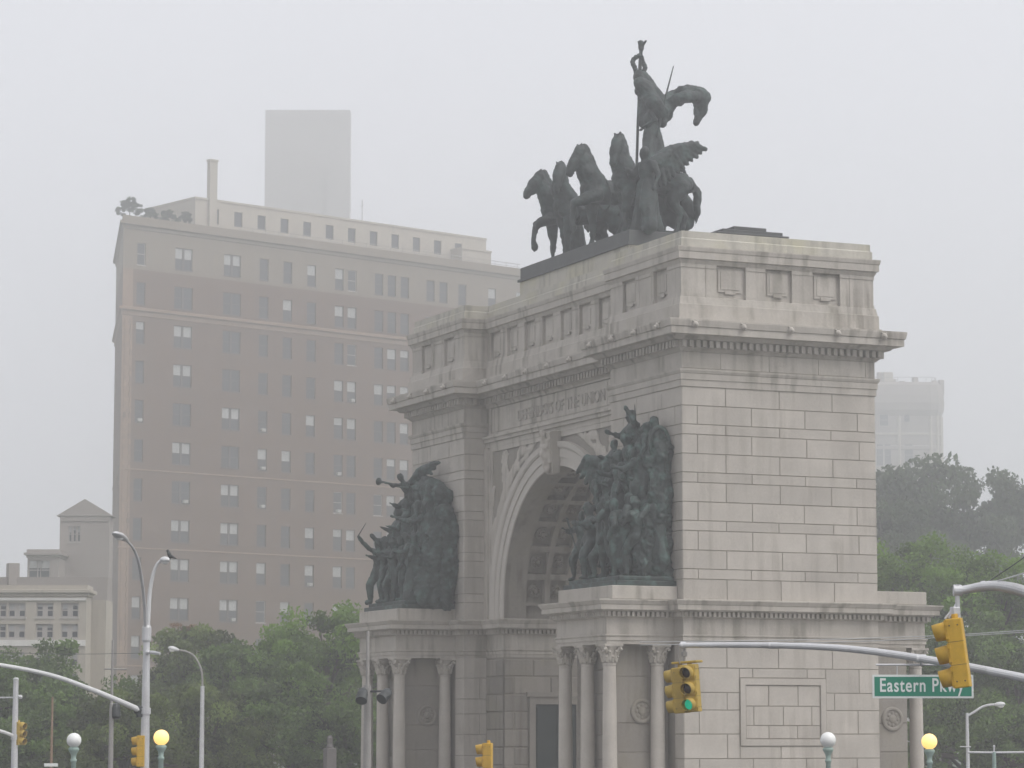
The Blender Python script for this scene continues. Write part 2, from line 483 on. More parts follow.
for i in range(nrow):
    a = math.pi * (i + 0.5) / nrow
    for j in range(ncof):
        y = yy0 + pitch * (j + 0.5)
        c = Vector((CX + RB * math.cos(a), y, ZS + RB * math.sin(a)))
        inn = Vector((-math.cos(a), 0, -math.sin(a)))
        vt.lathe([(0.36, 0), (0.36, 0.05), (0.27, 0.09), (0.25, 0.05), (0.14, 0.07), (0.10, 0.16), (0.0, 0.19)], c, inn, 12)
        for q in range(8):
            t = 2 * math.pi * q / 8
            tang = Vector((math.sin(a), 0, -math.cos(a)))
            d = tang * math.cos(t) + Vector((0, 1, 0)) * math.sin(t)
            vt.ball(c + d * 0.21 + inn * 0.07, 0.075, 6)
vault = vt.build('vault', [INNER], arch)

# archivolt
av = MB()
sec = [(RI - 0.0, 0.0), (RI - 0.0, 0.07), (RI + 0.40, 0.07), (RI + 0.41, 0.13), (RI + 0.82, 0.13), (RI + 0.83, 0.18), (RI + 0.92, 0.24), (RO, 0.27), (RO, 0.0)]
for sgn, ybase in ((1, -REC), (-1, -D + REC)):
    rings = [[(CX + r, ybase + sgn * o, ZLC + 0.003) for r, o in sec]]
    for a in [math.pi * i / 64 for i in range(65)]:
        rings.append([(CX + r * math.cos(a), ybase + sgn * o, ZS + r * math.sin(a)) for r, o in sec])
    rings.append([(CX - r, ybase + sgn * o, ZLC + 0.003) for r, o in sec])
    av.loft(rings)
    # open joints between the voussoirs
auto_smooth(av.build('archivolt', [ARCHM], arch), 25)

# spandrel frame and inscription panel (front and back)
for sgn, yb in ((1, -REC), (-1, -D + REC)):
    fr = MB()
    def slab(x0, x1, z0, z1, pr):
        a, b = sorted((yb, yb + sgn * pr)); fr.box(x0, x1, a, b, z0, z1)
    slab(PW + 0.003, W - PW - 0.003, 17.95, 18.20, 0.10)
    slab(PW + 0.003, W - PW - 0.003, 18.202, 18.38, 0.20)
    slab(PW + 0.003, W - PW - 0.003, 18.382, 18.50, 0.28)
    for xs in ((PW + 0.003, PW + 0.42), (W - PW - 0.42, W - PW - 0.003)):
        slab(xs[0], xs[1], ZLC + 0.004, 17.948, 0.16)
    for xs in ((PW + 0.42, PW + 0.80), (W - PW - 0.80, W - PW - 0.42)):
        slab(xs[0] + 0.003, xs[1] - 0.003, ZLC + 0.004, 17.948, 0.07)
    slab(PW + 0.81, W - PW - 0.81, 17.72, 17.946, 0.08)
    slab(PW + 0.003, W - PW - 0.003, 20.02, 20.30, 0.16)
    for xs in ((PW + 0.45, PW + 0.62), (W - PW - 0.62, W - PW - 0.45)):
        slab(xs[0], xs[1], 18.64, 19.86, 0.09)
    slab(PW + 0.45, W - PW - 0.45, 19.862, 20.017, 0.09)
    slab(PW + 0.45, W - PW - 0.45, 18.503, 18.638, 0.10)
    fr.build('panel_moulding', [TRIM], arch)
pb = MB()
ashlar(pb, (PW + 0.65, -REC + DEP, 0), (1, 0, 0), (0, 1, 0), W - 2 * PW - 1.3, 18.66, 19.84, (1.3,), 2.7, gap=0.02)
panel = pb.build('inscription_panel', [TRIM, MORTAR], arch)
def text_mesh(txt, name, mt, parent, M, size, depth, sx=1.0, align='LEFT', width=None):
    cu = bpy.data.curves.new('lettering', 'FONT'); cu.body = txt; cu.size = size; cu.extrude = depth; cu.align_x = align; cu.offset = 0.0
    o = bpy.data.objects.new('lettering', cu); COL.objects.link(o)
    dg = bpy.context.evaluated_depsgraph_get(); dg.update()
    me = bpy.data.meshes.new_from_object(o.evaluated_get(dg))
    bpy.data.objects.remove(o); bpy.data.curves.remove(cu)
    xs = [v.co.x for v in me.vertices]; ys = [v.co.y for v in me.vertices]
    k = sx if width is None else width / (max(xs) - min(xs))
    x0 = min(xs); y0 = min(ys) if align == 'LEFT' else 0
    for v in me.vertices: v.co.x = (v.co.x - x0) * k
    me.transform(M)
    me.materials.clear(); me.materials.append(mt)
    me.name = name
    return link(name, me, parent)
# letters run towards -X when read from the front
MT = Matrix.Translation((19.4, -REC + 0.05, 18.93)) @ Matrix(((-1, 0, 0, 0), (0, 0, 1, 0), (0, 1, 0, 0), (0, 0, 0, 1)))
text_mesh('DEFENDERS OF THE UNION', 'lettering', LETTERM, panel, MT, 0.78, 0.02, width=9.6)

# -- main cornice with dentils, lion masks
mc = MB()
sweep(mc, upper, [(0.05, 19.90), (0.10, 19.95), (0.16, 20.02), (0.20, 20.03), (0.20, 20.34), (0.50, 20.36), (0.56, 20.42), (0.62, 20.50), (0.93, 20.52), (0.93, 20.80), (0.98, 20.83), (1.00, 20.92), (1.03, 21.06), (1.03, 21.13), (0.25, 21.16), (0.24, 21.30)])
def edge_iter(poly, off, front_only=True):
    q = offset(poly, off)
    for i in range(len(q)):
        a, b = Vector(q[i]), Vector(q[(i + 1) % len(q)])
        e = (b - a); ln = e.length; e.normalize(); nn = Vector((e.y, -e.x))
        yield a, e, nn, ln
def dentils(mb, poly, off, z0, z1, w, gap, out):
    for a, e, nn, ln in edge_iter(poly, off):
        k = max(1, int(ln / (w + gap))); st = ln / k
        for i in range(k):
            c = a + e * (st * (i + 0.5))
            M = Matrix(((e.x, nn.x, 0, c.x), (e.y, nn.y, 0, c.y), (0, 0, 1, 0), (0, 0, 0, 1)))
            mb.box(-w / 2, w / 2, -0.001, out, z0, z1, 0, random.gauss(0, 0.03), M)
dentils(mc, upper, 0.20, 20.06, 20.335, 0.16, 0.15, 0.20)
mc.build('main_cornice', [TRIM], arch)
def lion():
    h = MB()
    h.ball((0, 0.05, 0), 0.14, 10, sc=(1, 0.8, 1)); h.ball((0, 0.17, -0.04), 0.085, 8); h.ball((-0.10, 0.05, 0.12), 0.05, 6); h.ball((0.10, 0.05, 0.12), 0.05, 6)
    h.ball((0, 0.20, 0.0), 0.03, 6); h.ball((0, 0.16, -0.12), 0.05, 6)
    return h.mesh('lion_mask', [TRIM], True)
lm_ = lion(); first = True
for a, e, nn, ln in edge_iter(upper, 1.0):
    if nn.y < -0.5 or (nn.x > 0.5 and a.x > W - 2): continue
    if ln < 1.5: continue
    k = max(2, round(ln / 2.25)); st = ln / k
    for i in range(k):
        c = a + e * (st * (i + 0.5))
        o = link('lion_mask', lm_, arch)
        o.matrix_basis = Matrix(((e.x, nn.x, 0, c.x), (e.y, nn.y, 0, c.y), (0, 0, 1, 20.90), (0, 0, 0, 1)))

# -- attic
ab = MB()
sweep(ab, upper, [(0.17, 21.14), (0.16, 21.88), (0.12, 21.90), (0.10, 22.02), (0.07, 22.20), (0.0, 22.22), (-0.15, 22.23), (-0.15, 23.62)])
ab.build('attic_base', [TRIM], arch)
ac = MB()
sweep(ac, upper, [(-0.13, 23.58), (0.03, 23.60), (0.06, 23.66), (0.10, 23.74), (0.10, 23.78), (0.19, 23.80), (0.19, 24.08), (0.22, 24.12), (0.25, 24.26), (0.25, 24.30), (-0.04, 24.33), (-0.05, 24.35)])
ac.build('attic_cornice', [TRIM], arch)
cap_ = MB()
sweep(cap_, upper, [(-0.02, 24.32), (-0.02, 24.66), (-0.06, 24.70), (-0.082, 24.71), (-0.082, 24.99), (-0.11, 25.0)])
ce = MB()
for a, e, nn, ln in edge_iter(upper, -0.045):
    if ln < 1.3: continue
    ashlar(ce, (a.x, a.y, 0), (e.x, e.y, 0), (nn.x, nn.y, 0), ln, 24.36, 24.66, (0.3,), 1.9, gap=0.022, sig=0.09)
cap_.build('attic_blocking', [LICHEN], arch)
for i in range(len(ce.v)):
    pass
pil = MB()
def pilaster(a, e, nn, s0, s1, pr=0.0, z0=22.20, z1=23.61):
    M = Matrix(((e.x, nn.x, 0, a.x), (e.y, nn.y, 0, a.y), (0, 0, 1, 0), (0, 0, 0, 1)))
    s0 += .004; s1 -= .004
    pil.box(s0, s1, -0.16, pr, z0, z1, 0, random.gauss(0, 0.04), M)
    pil.box(s0 - 0.02, s1 + 0.02, -0.16, pr + 0.03, z1 - 0.16, z1 - 0.003, 0, 0, M)
    pil.box(s0 - 0.02, s1 + 0.02, -0.16, pr + 0.03, z0 + 0.003, z0 + 0.14, 0, 0, M)
def niche(a, e, nn, s0, s1):
    M = Matrix(((e.x, nn.x, 0, a.x), (e.y, nn.y, 0, a.y), (0, 0, 1, 0), (0, 0, 0, 1)))
    c = (s0 + s1) / 2; w = (s1 - s0) / 2 - 0.16
    pil.box(c - w, c + w, -0.16, -0.10, 22.50, 23.45, 0, random.gauss(0, 0.04), M)
    pil.box(c - w * .45, c + w * .45, -0.11, -0.06, 22.42, 22.56, 0, 0, M)
    pil.box(c - w * .8, c + w * .8, -0.101, -0.075, 22.62, 23.36, 0, random.gauss(0, 0.04), M)
for a, e, nn, ln in edge_iter(upper, 0.0):
    if ln < 1.3:
        pilaster(a, e, nn, 0.0, ln)
    elif abs(ln - D) < 0.1:
        edges = [(1.64, 3.06), (3.97, 5.27), (6.24, 7.61)]
        last = 0
        for s0, s1 in edges:
            pilaster(a, e, nn, last, s0); niche(a, e, nn, s0, s1); last = s1
        pilaster(a, e, nn, last, ln)
        for s in (1.17, 8.08):
            pilaster(a, e, nn, s - 0.02, s + 0.02, 0.02)
    elif abs(ln - PW) < 0.1:
        edges = [(1.25, 2.55), (4.24, 5.54)]; last = 0
        for s0, s1 in edges:
            pilaster(a, e, nn, last, s0); niche(a, e, nn, s0, s1); last = s1
        pilaster(a, e, nn, last, ln)
        pilaster(a, e, nn, 2.72, 2.86, 0.02); pilaster(a, e, nn, 3.9, 4.04, 0.02)
    else:
        k = 8; st = ln / k; last = 0
        for i in range(k):
            s0, s1 = st * i + 0.40, st * (i + 1) - 0.40
            pilaster(a, e, nn, last, s0); niche(a, e, nn, s0, s1); last = s1
        pilaster(a, e, nn, last, ln)
pil.build('attic_panels', [TRIM], arch)

# -- roof and plinths above the attic
rf = MB()
rf.box(9.0, W - 9.0, -7.0, -2.0, 24.6, 25.90)
rf.build('statue_base', [LICHEN], arch)
sk = MB()
hp = [(3.2, -8.6), (3.2, -2.6)]
sk.bev(2.3, 5.4, -6.30, -3.15, 24.9, 25.42, .03)
sk.bev(2.2, 5.5, -6.40, -2.9, 25.423, 25.50, .02)
sk.bev(2.5, 5.2, -6.25, -3.30, 25.503, 25.70, .03)
sk.bev(2.6, 5.1, -5.5, -3.9, 25.703, 25.86, .03)
sk.build('roof_hatch', [PLINTHM], arch)

# -- lower storey
def lower_half(mir):
    fx = (lambda x: W - x) if mir else (lambda x: x)
    poly = mirror(low) if mir else low
    body = mirror(low_body) if mir else low_body
    mb = MB()
    sweep(mb, body, [(-DEP, 0.0), (-DEP, 7.80)], 1)
    sx = -1 if mir else 1
    holes = [(2.58, 6.66, 3.62, 6.42)]
    ashlar(mb, (fx(0), 0, 0), (0, -1, 0), (-sx, 0, 0), D, 0.9, 7.79, (0.98, 1.0, 0.72), 2.5, holes)
    # sunken panel of the side wall
    M = Matrix(((0, -sx, 0, fx(0)), (-1, 0, 0, 0), (0, 0, 1, 0), (0, 0, 0, 1)))
    ashlar(mb, (fx(0) , 0, 0), (1, 0, 0), (0, 1, 0), 0, 0, 0, (1,), 1) if False else None
    pn = MB()
    pn.box(2.60, 6.64, -DEP - 0.22, -DEP - 0.02, 3.64, 6.40, 1, 0, M)
    a0 = MB()
    # ashlar infill of the panel, set back behind a raised fillet
    ashlar(pn, (fx(0.0), -2.86, 0), (0, -1, 0), (-sx, 0, 0), 3.52, 3.92, 6.12, (0.86, 0.80, 0.6), 1.35)
    for (s0, s1, z0, z1) in ((2.60, 2.84, 3.64, 6.40), (6.40, 6.64, 3.64, 6.40), (2.842, 6.398, 6.14, 6.40), (2.842, 6.398, 3.64, 3.90)):
        pn.box(s0, s1, -DEP - 0.01, 0.055, z0, z1, 0, 0, M)
    pn.build('wall_panel', [STONE, MORTAR], arch)
    # front of the pier beside the pedestal, and the rusticated recess wall
    x_a, x_b = XL + PWID, PW
    ashlar(mb, (fx(x_a), 0, 0), (sx, 0, 0), (0, 1, 0), x_b - x_a, 0.9, 7.79, (0.98, 1.0, 0.72), 3)
    ashlar(mb, (fx(0), 0, 0), (sx, 0, 0), (0, 1, 0), XL, 0.9, 7.79, (0.98, 1.0, 0.72), 3)
    ashlar(mb, (fx(PW), 0, 0), (0, -1, 0), (sx, 0, 0), REC, 0.9, 7.79, (0.98, 1.0, 0.72), 3)
    mb.build('lower_wall', [STONE, MORTAR], arch)
    rw = MB()
    ashlar(rw, (fx(PW), -REC + 0.06, 0), (sx, 0, 0), (0, 1, 0), XJ - PW, 0.9, 7.70, (0.84, 0.84), 1.6, gap=0.05, ch=0.04, rough=0.03, sig=0.09)
    for p in range(1): pass
    # rusticated quoins round the passage mouth and along the passage wall
    hole = [(1.30, 4.10, 0.0, 5.9)]
    ashlar(rw, (fx(XJ), -REC, 0), (0, -1, 0), (sx, 0, 0), D - 2 * REC, 0.9, 7.70, (0.84, 0.84), 1.9, hole, gap=0.05, ch=0.04, rough=0.02, sig=0.09)
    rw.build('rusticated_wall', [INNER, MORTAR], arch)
    db = MB()
    M2 = Matrix(((0, sx, 0, fx(XJ)), (-1, 0, 0, -REC), (0, 0, 1, 0), (0, 0, 0, 1)))
    for (s0, s1, z0, z1) in ((1.30, 1.62, 0, 5.9), (3.78, 4.10, 0, 5.9), (1.622, 3.778, 5.55, 5.9)):
        db.box(s0, s1, -0.02, 0.09, z0, z1, 0, 0, M2)
    db.box(1.15, 4.25, -0.02, 0.16, 5.905, 6.12, 0, 0, M2)
    fr = db.build('door_frame', [INNER], arch)
    dd = MB()
    dd.box(1.623, 3.777, -0.028, 0.02, 0, 5.548, 0, 0, M2)
    for sa, sb in ((1.70, 2.65), (2.75, 3.70)):
        for za, zb in ((0.4, 2.0), (2.2, 3.8), (4.0, 5.4)):
            dd.box(sa, sb, 0.021, 0.05, za, zb, 0, 0, M2)
    dd.build('door', [DOORM], arch)
    # lower entablature
    eb = MB()
    sweep(eb, poly, [(-0.02, 7.78), (0.0, 7.78), (0.0, 7.92), (0.04, 7.93), (0.04, 8.06), (0.09, 8.12), (0.09, 8.16), (0.0, 8.17), (0.0, 8.84), (0.08, 8.86), (0.12, 8.90), (0.12, 9.10), (0.28, 9.11), (0.31, 9.16), (0.48, 9.17), (0.48, 9.36), (0.52, 9.40), (0.58, 9.52), (0.60, 9.53), (0.60, 9.58), (0.02, 9.62), (0.0, 9.63)])
    dentils(eb, poly, 0.12, 8.91, 9.095, 0.11, 0.11, 0.16)
    eb.build('lower_entablature', [TRIM], arch)
    # pedestals of the columns: front and back
    for front in (True, False):
        pr = PP if front else PB
        sg = 1 if front else -1
        y0 = 0 if front else -D
        fy = lambda y: y0 + sg * y
        core = MB()
        ins = 0.62 if front else -0.60
        xa, xb = sorted((fx(XL + ins), fx(XL + PWID - ins))); ya, yb = sorted((fy(-0.02), fy(pr - (0.66 if front else 1.30))))
        core.box(xa + DEP, xb - DEP, ya + DEP, yb - DEP, 0, 7.779, 1)
        for X, nx in ((xa, -1), (xb, 1)):
            ashlar(core, (X, ya, 0), (0, 1, 0), (nx, 0, 0), yb - ya, 1.2, 7.77, (1.3, 1.9, 1.2, 1.2), 9)
        fyv = yb if front else ya
        ashlar(core, (xa, fyv, 0), (1, 0, 0), (0, sg, 0), xb - xa, 1.2, 7.77, (1.0, 1.0, 0.7), 2.2)
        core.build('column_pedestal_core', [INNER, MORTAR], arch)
        bs = MB()
        sweep(bs, [(fx(XL - 0.1), fy(-0.02)), (fx(XL - 0.1), fy(pr + 0.1)), (fx(XL + PWID + 0.1), fy(pr + 0.1)), (fx(XL + PWID + 0.1), fy(-0.02))], [(0.2, 0.0), (0.2, 0.4), (0.05, 0.5), (0.0, 0.55), (0.0, 0.95), (0.1, 1.05), (0.1, 1.2)])
        bs.build('pedestal_base', [TRIM], arch)
        # medallions
        for X, nx in ((xa, -1), (xb, 1)):
            md = MB()
            c = Vector((X, (ya + yb) / 2, 5.05 if front else 4.75))
            md.lathe([(0.52, 0), (0.52, 0.06), (0.46, 0.10), (0.40, 0.10), (0.36, 0.03), (0.0, 0.03)], c, (nx, 0, 0), 24)
            md.ball(c + Vector((nx * 0.03, 0, 0)), 0.2, 10, sc=(0.5, 1, 1))
            for q in range(8):
                t = q * math.pi / 4
                md.ball(c + Vector((nx * 0.03, 0.25 * math.cos(t), 0.25 * math.sin(t))), 0.085, 6, sc=(0.6, 1, 1))
            md.build('medallion', [INNER], arch)
        # group base above the cornice
        gb = MB()
        xa, xb = sorted((fx(XL - 0.35), fx(XL + PWID + 0.05))); ya, yb = sorted((fy(0.01), fy(pr - 0.10)))
        gb.bev(xa, xb, ya, yb, 9.60, 10.16, 0.03)
        gb.build('sculpture_base', [TRIM], arch)
        # columns
        spots = [(XL + 0.34, pr - 0.29), (XL + PWID / 2, pr - 0.29), (XL + PWID - 0.26, pr - 0.29)]
        if front: spots += [(XL + 0.34, 0.62), (XL + PWID - 0.30, 0.42)]
        for cx_, cy_ in spots:
            COLS.append((fx(cx_), fy(cy_)))
COLS = []
for mir in (False, True):
    lower_half(mir)

# columns: shaft > base, capital
sh = MB()
sh.lathe([(0.30, 1.45), (0.305, 2.4), (0.30, 3.6), (0.285, 5.2), (0.262, 6.85), (0.262, 6.90), (0.285, 6.92), (0.285, 6.97), (0.26, 6.99), (0.26, 7.02)], n=24)
sh_me = sh.mesh('column', [STONE], True)
cb = MB()
cb.box(-0.40, 0.40, -0.40, 0.40, 1.2, 1.29)
cb.lathe([(0.39, 1.291), (0.41, 1.33), (0.39, 1.37), (0.33, 1.38), (0.32, 1.40), (0.35, 1.42), (0.35, 1.45), (0.30, 1.46)], n=24)
cb_me = cb.mesh('column_base', [TRIM])
cp = MB()
cp.lathe([(0.25, 7.02), (0.26, 7.3), (0.29, 7.5), (0.37, 7.66), (0.34, 7.67)], n=16)
cp.loft([[(s * 0.43 * x, s * 0.43 * y, z) for x, y in ((-1, -1), (-.5, -.86), (0, -.82), (.5, -.86), (1, -1), (.86, -.5), (.82, 0), (.86, .5), (1, 1), (.5, .86), (0, .82), (-.5, .86), (-1, 1), (-.86, .5), (-.82, 0), (-.86, -.5))] for s, z in ((0.95, 7.67), (1.0, 7.70), (1.0, 7.777))])
for ring, (nl, zb, zt, rb, rt, w) in enumerate(((8, 7.03, 7.30, 0.27, 0.37, 0.09), (8, 7.10, 7.50, 0.28, 0.41, 0.085))):
    for k in range(nl):
        a = 2 * math.pi * (k + 0.5 * ring) / nl
        M = Matrix.Rotation(a, 4, 'Z')
        cp.tube([(rb, 0, zb), (rb + 0.01, 0, (zb + zt) / 2), (rt - 0.03, 0, zt), (rt + 0.01, 0, zt - 0.05), (rt - 0.02, 0, zt - 0.10)], [w * .8, w, w * .75, w * .6, w * .3], 6, M=M)
for k in range(4):
    a = math.pi / 4 + k * math.pi / 2
    M = Matrix.Rotation(a, 4, 'Z')
    cp.tube([(0.33, 0, 7.42), (0.40, 0, 7.58), (0.50, 0, 7.63), (0.53, 0, 7.56), (0.47, 0, 7.53)], [0.05, 0.06, 0.065, 0.06, 0.05], 6, M=M)
cp_me = cp.mesh('capital', [TRIM])
for i, (x, y) in enumerate(COLS):
    c = link('column', sh_me, arch)
    c.matrix_basis = Matrix.Translation((x, y, 0)) @ Matrix.Rotation(i * 1.7, 4, 'Z')
    for nm, me in (('column_base', cb_me), ('capital', cp_me)):
        k = bpy.data.objects.new(nm, me); COL.objects.link(k); k.parent = c
        k.matrix_basis = Matrix.Rotation(-i * 1.7, 4, 'Z')

# ================================================================== figures: one continuous surface per body
def capsule(mb, p0, r0, p1, r1, n=10):
    p0, p1 = Vector(p0), Vector(p1)
    d = p1 - p0; L_ = d.length
    if L_ < 1e-4: d = Vector((0, 0, 1)); L_ = 1e-4
    prof = []
    for i in range(5):
        t = math.pi / 2 * i / 4
        prof.append((r0 * math.sin(t), -r0 * math.cos(t)))
    for i in range(5):
        t = math.pi / 2 * i / 4
        prof.append((r1 * math.cos(t), L_ + r1 * math.sin(t)))
    mb.lathe(prof, p0, d, n)
def skin(name, caps, mt, parent, vox=0.06, fold=0.03, fold_scale=(3.5, 3.5, 0.9), smooth=3, M=None, fine=0.012):
    mb = MB()
    for c in caps: capsule(mb, *c)
    me = mb.mesh('tmp', mt)
    o = bpy.data.objects.new('tmp', me); COL.objects.link(o)
    r = o.modifiers.new('r', 'REMESH'); r.mode = 'VOXEL'; r.voxel_size = vox
    s = o.modifiers.new('s', 'SMOOTH'); s.iterations = smooth; s.factor = 0.5
    dg = bpy.context.evaluated_depsgraph_get(); dg.update()
    res = bpy.data.meshes.new_from_object(o.evaluated_get(dg))
    bpy.data.objects.remove(o); bpy.data.meshes.remove(me)
    if fold or fine:
        off = Vector((random.uniform(0, 50), random.uniform(0, 50), random.uniform(0, 50)))
        ns = [v.normal.copy() for v in res.vertices]
        for v, nr in zip(res.vertices, ns):
            q = Vector((v.co.x * fold_scale[0], v.co.y * fold_scale[1], v.co.z * fold_scale[2])) + off
            v.co += nr * (fold * noise.noise(q) * 1.6 + fine * noise.noise(v.co * 9 + off) * 1.6)
    res.polygons.foreach_set('use_smooth', [True] * len(res.polygons))
    res.materials.clear(); res.materials.append(mt); res.name = name
    if M is not None: res.transform(M)
    return link(name, res, parent)

def human(H=2.6, armL=None, armR=None, legL=None, legR=None, robe=0.0, lean=(0, 0), hat=False, cloak=False, bulk=1.0):
    """joints in units of the height; x left, y forward, z up"""
    lx, ly = lean
    P = lambda x, y, z: Vector((x + lx * max(0, z - .5), y + ly * max(0, z - .5), z)) * H
    B = lambda r: r * H * bulk
    pel, che, nek, hed = P(0, 0, .52), P(0, .005, .73), P(0, .01, .845), P(0, .025, .925)
    c = [(pel, B(.085), P(0, 0, .62), B(.075)), (P(0, 0, .62), B(.075), che, B(.092)), (che, B(.085), nek, B(.04)), (nek, B(.036), hed, B(.045)),
         (P(0, .025, .91), B(.05), P(0, .02, .95), B(.056)), (P(0, .07, .925), B(.014), P(0, .085, .91), B(.012)), (P(0, .055, .885), B(.022), P(0, .05, .895), B(.025))]
    for s, arm in ((1, armL), (-1, armR)):
        e, w = arm or ((.16, -.01, .64), (.17, .06, .50))
        sh_ = P(s * .105, 0, .80)
        e_ = Vector((s * e[0] + lx * max(0, e[2] - .5), e[1] + ly * max(0, e[2] - .5), e[2])) * H
        w_ = Vector((s * w[0] + lx * max(0, w[2] - .5), w[1] + ly * max(0, w[2] - .5), w[2])) * H
        c += [(P(0, 0, .80), B(.05), sh_, B(.048)), (sh_, B(.046), e_, B(.034)), (e_, B(.034), w_, B(.022)), (w_, B(.024), w_ + (w_ - e_).normalized() * H * .05, B(.02))]
    for s, leg in ((1, legL), (-1, legR)):
        k, a = leg or ((.065, .02, .28), (.07, 0, .03))
        k_ = Vector((s * k[0], k[1], k[2])) * H; a_ = Vector((s * a[0], a[1], a[2])) * H
        c += [(Vector((s * .055, 0, .51)) * H, B(.07), k_, B(.048)), (k_, B(.046), a_ + Vector((0, 0, .03 * H)), B(.028)), (a_ + Vector((0, 0, .01 * H)), B(.03), a_ + Vector((0, .085 * H, -.005 * H)), B(.022))]
    if robe:
        for x, y in ((-.05, .02), (.05, .02), (0, -.05)):
            c.append((P(x * .5, y * .5, .56), B(.085), Vector((x * 1.8 * robe, y * 2 * robe, .06)) * H, B(.085) * robe))
    if cloak:
        c.append((P(0, -.06, .78), B(.075), Vector((0.02, -.13, .15)) * H, B(.10)))
    if hat:
        c += [(P(0, .02, .965), B(.062), P(0, .03, .99), B(.05)), (P(0, .085, .955), B(.02), P(0, -.05, .955), B(.02))]
    return c
def place(caps, M):
    return [(M @ Vector(a), ra, M @ Vector(b), rb) for a, ra, b, rb in caps]
def frame(loc, yaw=0, tilt=0, tx=0):
    return Matrix.Translation(Vector(loc)) @ Matrix.Rotation(RAD(yaw), 4, 'Z') @ Matrix.Rotation(RAD(tilt), 4, 'X') @ Matrix.Rotation(RAD(tx), 4, 'Y')
def wing(root, tip, down, nf=8, r=0.16):
    """feathers fanned from the leading edge root->tip, trailing towards `down`"""
    root, tip, down = Vector(root), Vector(tip), Vector(down)
    c = [(root, r * 1.5, root.lerp(tip, .45) + (tip - root).length * 0.10 * -down.normalized(), r * 1.2), (root.lerp(tip, .45) + (tip - root).length * 0.10 * -down.normalized(), r * 1.2, tip, r * .5)]
    for i in range(nf):
        t = i / (nf - 1)
        p = root.lerp(tip, 0.05 + .85 * t)
        q = p + down * (1.0 - .55 * t) + (tip - root) * (0.05 + .22 * t)
        c.append((p, r * .95, q, r * .45))
    return c

# ------------------------------------------------------------------ quadriga
def horse(pose=0, neck=0.0, head=0.0, turn=0.0, raise_l=False, raise_r=False, s=1.0):
    V = Vector
    def nk(p):
        q = V(p) - V((0, 1.2, 2.75))
        q = Matrix.Rotation(RAD(turn * min(1, q.z / 1.4)), 3, 'Z') @ (Matrix.Rotation(RAD(-neck), 3, 'X') @ q)
        return q + V((0, 1.2, 2.75))
    c = [(V((0, -1.45, 2.5)), .60, V((0, -.55, 2.56)), .52), (V((0, -.55, 2.56)), .52, V((0, .6, 2.48)), .58), (V((0, .6, 2.48)), .58, V((0, 1.2, 2.62)), .54),
         (V((-.22, -1.4, 2.45)), .45, V((.22, -1.4, 2.45)), .45), (V((-.2, 1.25, 2.35)), .38, V((.2, 1.25, 2.35)), .38),
         (V((0, 1.1, 2.85)), .60, nk((0, 1.42, 3.35)), .50), (nk((0, 1.42, 3.35)), .48, nk((0, 1.58, 3.85)), .36), (nk((0, 1.58, 3.85)), .36, nk((0, 1.68, 4.2)), .24)]
    for t in range(6):   # crest of the mane
        p = V((0, .80 + .12 * t, 3.05 + .235 * t))
        c.append((nk(p), .20, nk(p + V((0, .12, .22))), .17))
    hp = nk((0, 1.75, 4.2)); hr = Matrix.Rotation(RAD(turn), 3, 'Z') @ Matrix.Rotation(RAD(head), 3, 'X')
    hh = lambda x, y, z: hp + hr @ V((x, y, z))
    c += [(hh(0, 0, .02), .29, hh(0, .30, -.36), .27), (hh(0, .30, -.36), .26, hh(0, .60, -.84), .185), (hh(0, .58, -.80), .19, hh(0, .66, -.98), .16),
          (hh(0, -.06, -.26), .27, hh(0, .36, -.76), .16), (hh(.13, -.04, .2), .085, hh(.16, .02, .36), .05), (hh(-.13, -.04, .2), .085, hh(-.16, .02, .36), .05), (hh(0, .0, .22), .11, hh(0, .22, .05), .10), (hh(0, .44, -.98), .07, hh(0, .58, -1.08), .08), (hh(0, -.2, .1), .16, hh(0, -.34, -.25), .2)]
    for sx in (-1, 1):
        x = .34 * sx
        f = .28 * sx * (1 if pose % 2 else -1)
        c += [(V((x, -1.4, 2.3)), .44, V((x * 1.1, -1.1 + f * .5, 1.75)), .30), (V((x * 1.1, -1.1 + f * .5, 1.75)), .28, V((x, -1.62 + f, 1.10)), .16), (V((x, -1.62 + f, 1.10)), .15, V((x, -1.45 + f, .38)), .10),
              (V((x, -1.45 + f, .38)), .12, V((x, -1.33 + f, .10)), .15)]
        up = raise_l if sx > 0 else raise_r
        if up:
            c += [(V((x, 1.1, 2.3)), .36, V((x, 2.2, 1.85)), .18), (V((x, 2.2, 1.85)), .17, V((x, 2.32, 1.05)), .11), (V((x, 2.32, 1.05)), .12, V((x, 2.25, .70)), .17)]
        else:
            g = -.12 * sx
            c += [(V((x, 1.05, 2.2)), .36, V((x, 1.12 + g, 1.18)), .18), (V((x, 1.12 + g, 1.18)), .16, V((x, 1.12 + g, .38)), .10), (V((x, 1.12 + g, .38)), .12, V((x, 1.22 + g, .10)), .15)]
    c += [(V((0, -2.0, 2.75)), .16, V((0, -2.32, 2.2)), .22), (V((0, -2.32, 2.2)), .22, V((0, -2.35, 1.3)), .16), (V((0, -2.35, 1.3)), .15, V((0, -2.25, .8)), .06)]
    return [(a * s, ra * s, b * s, rb * s) for a, ra, b, rb in c]

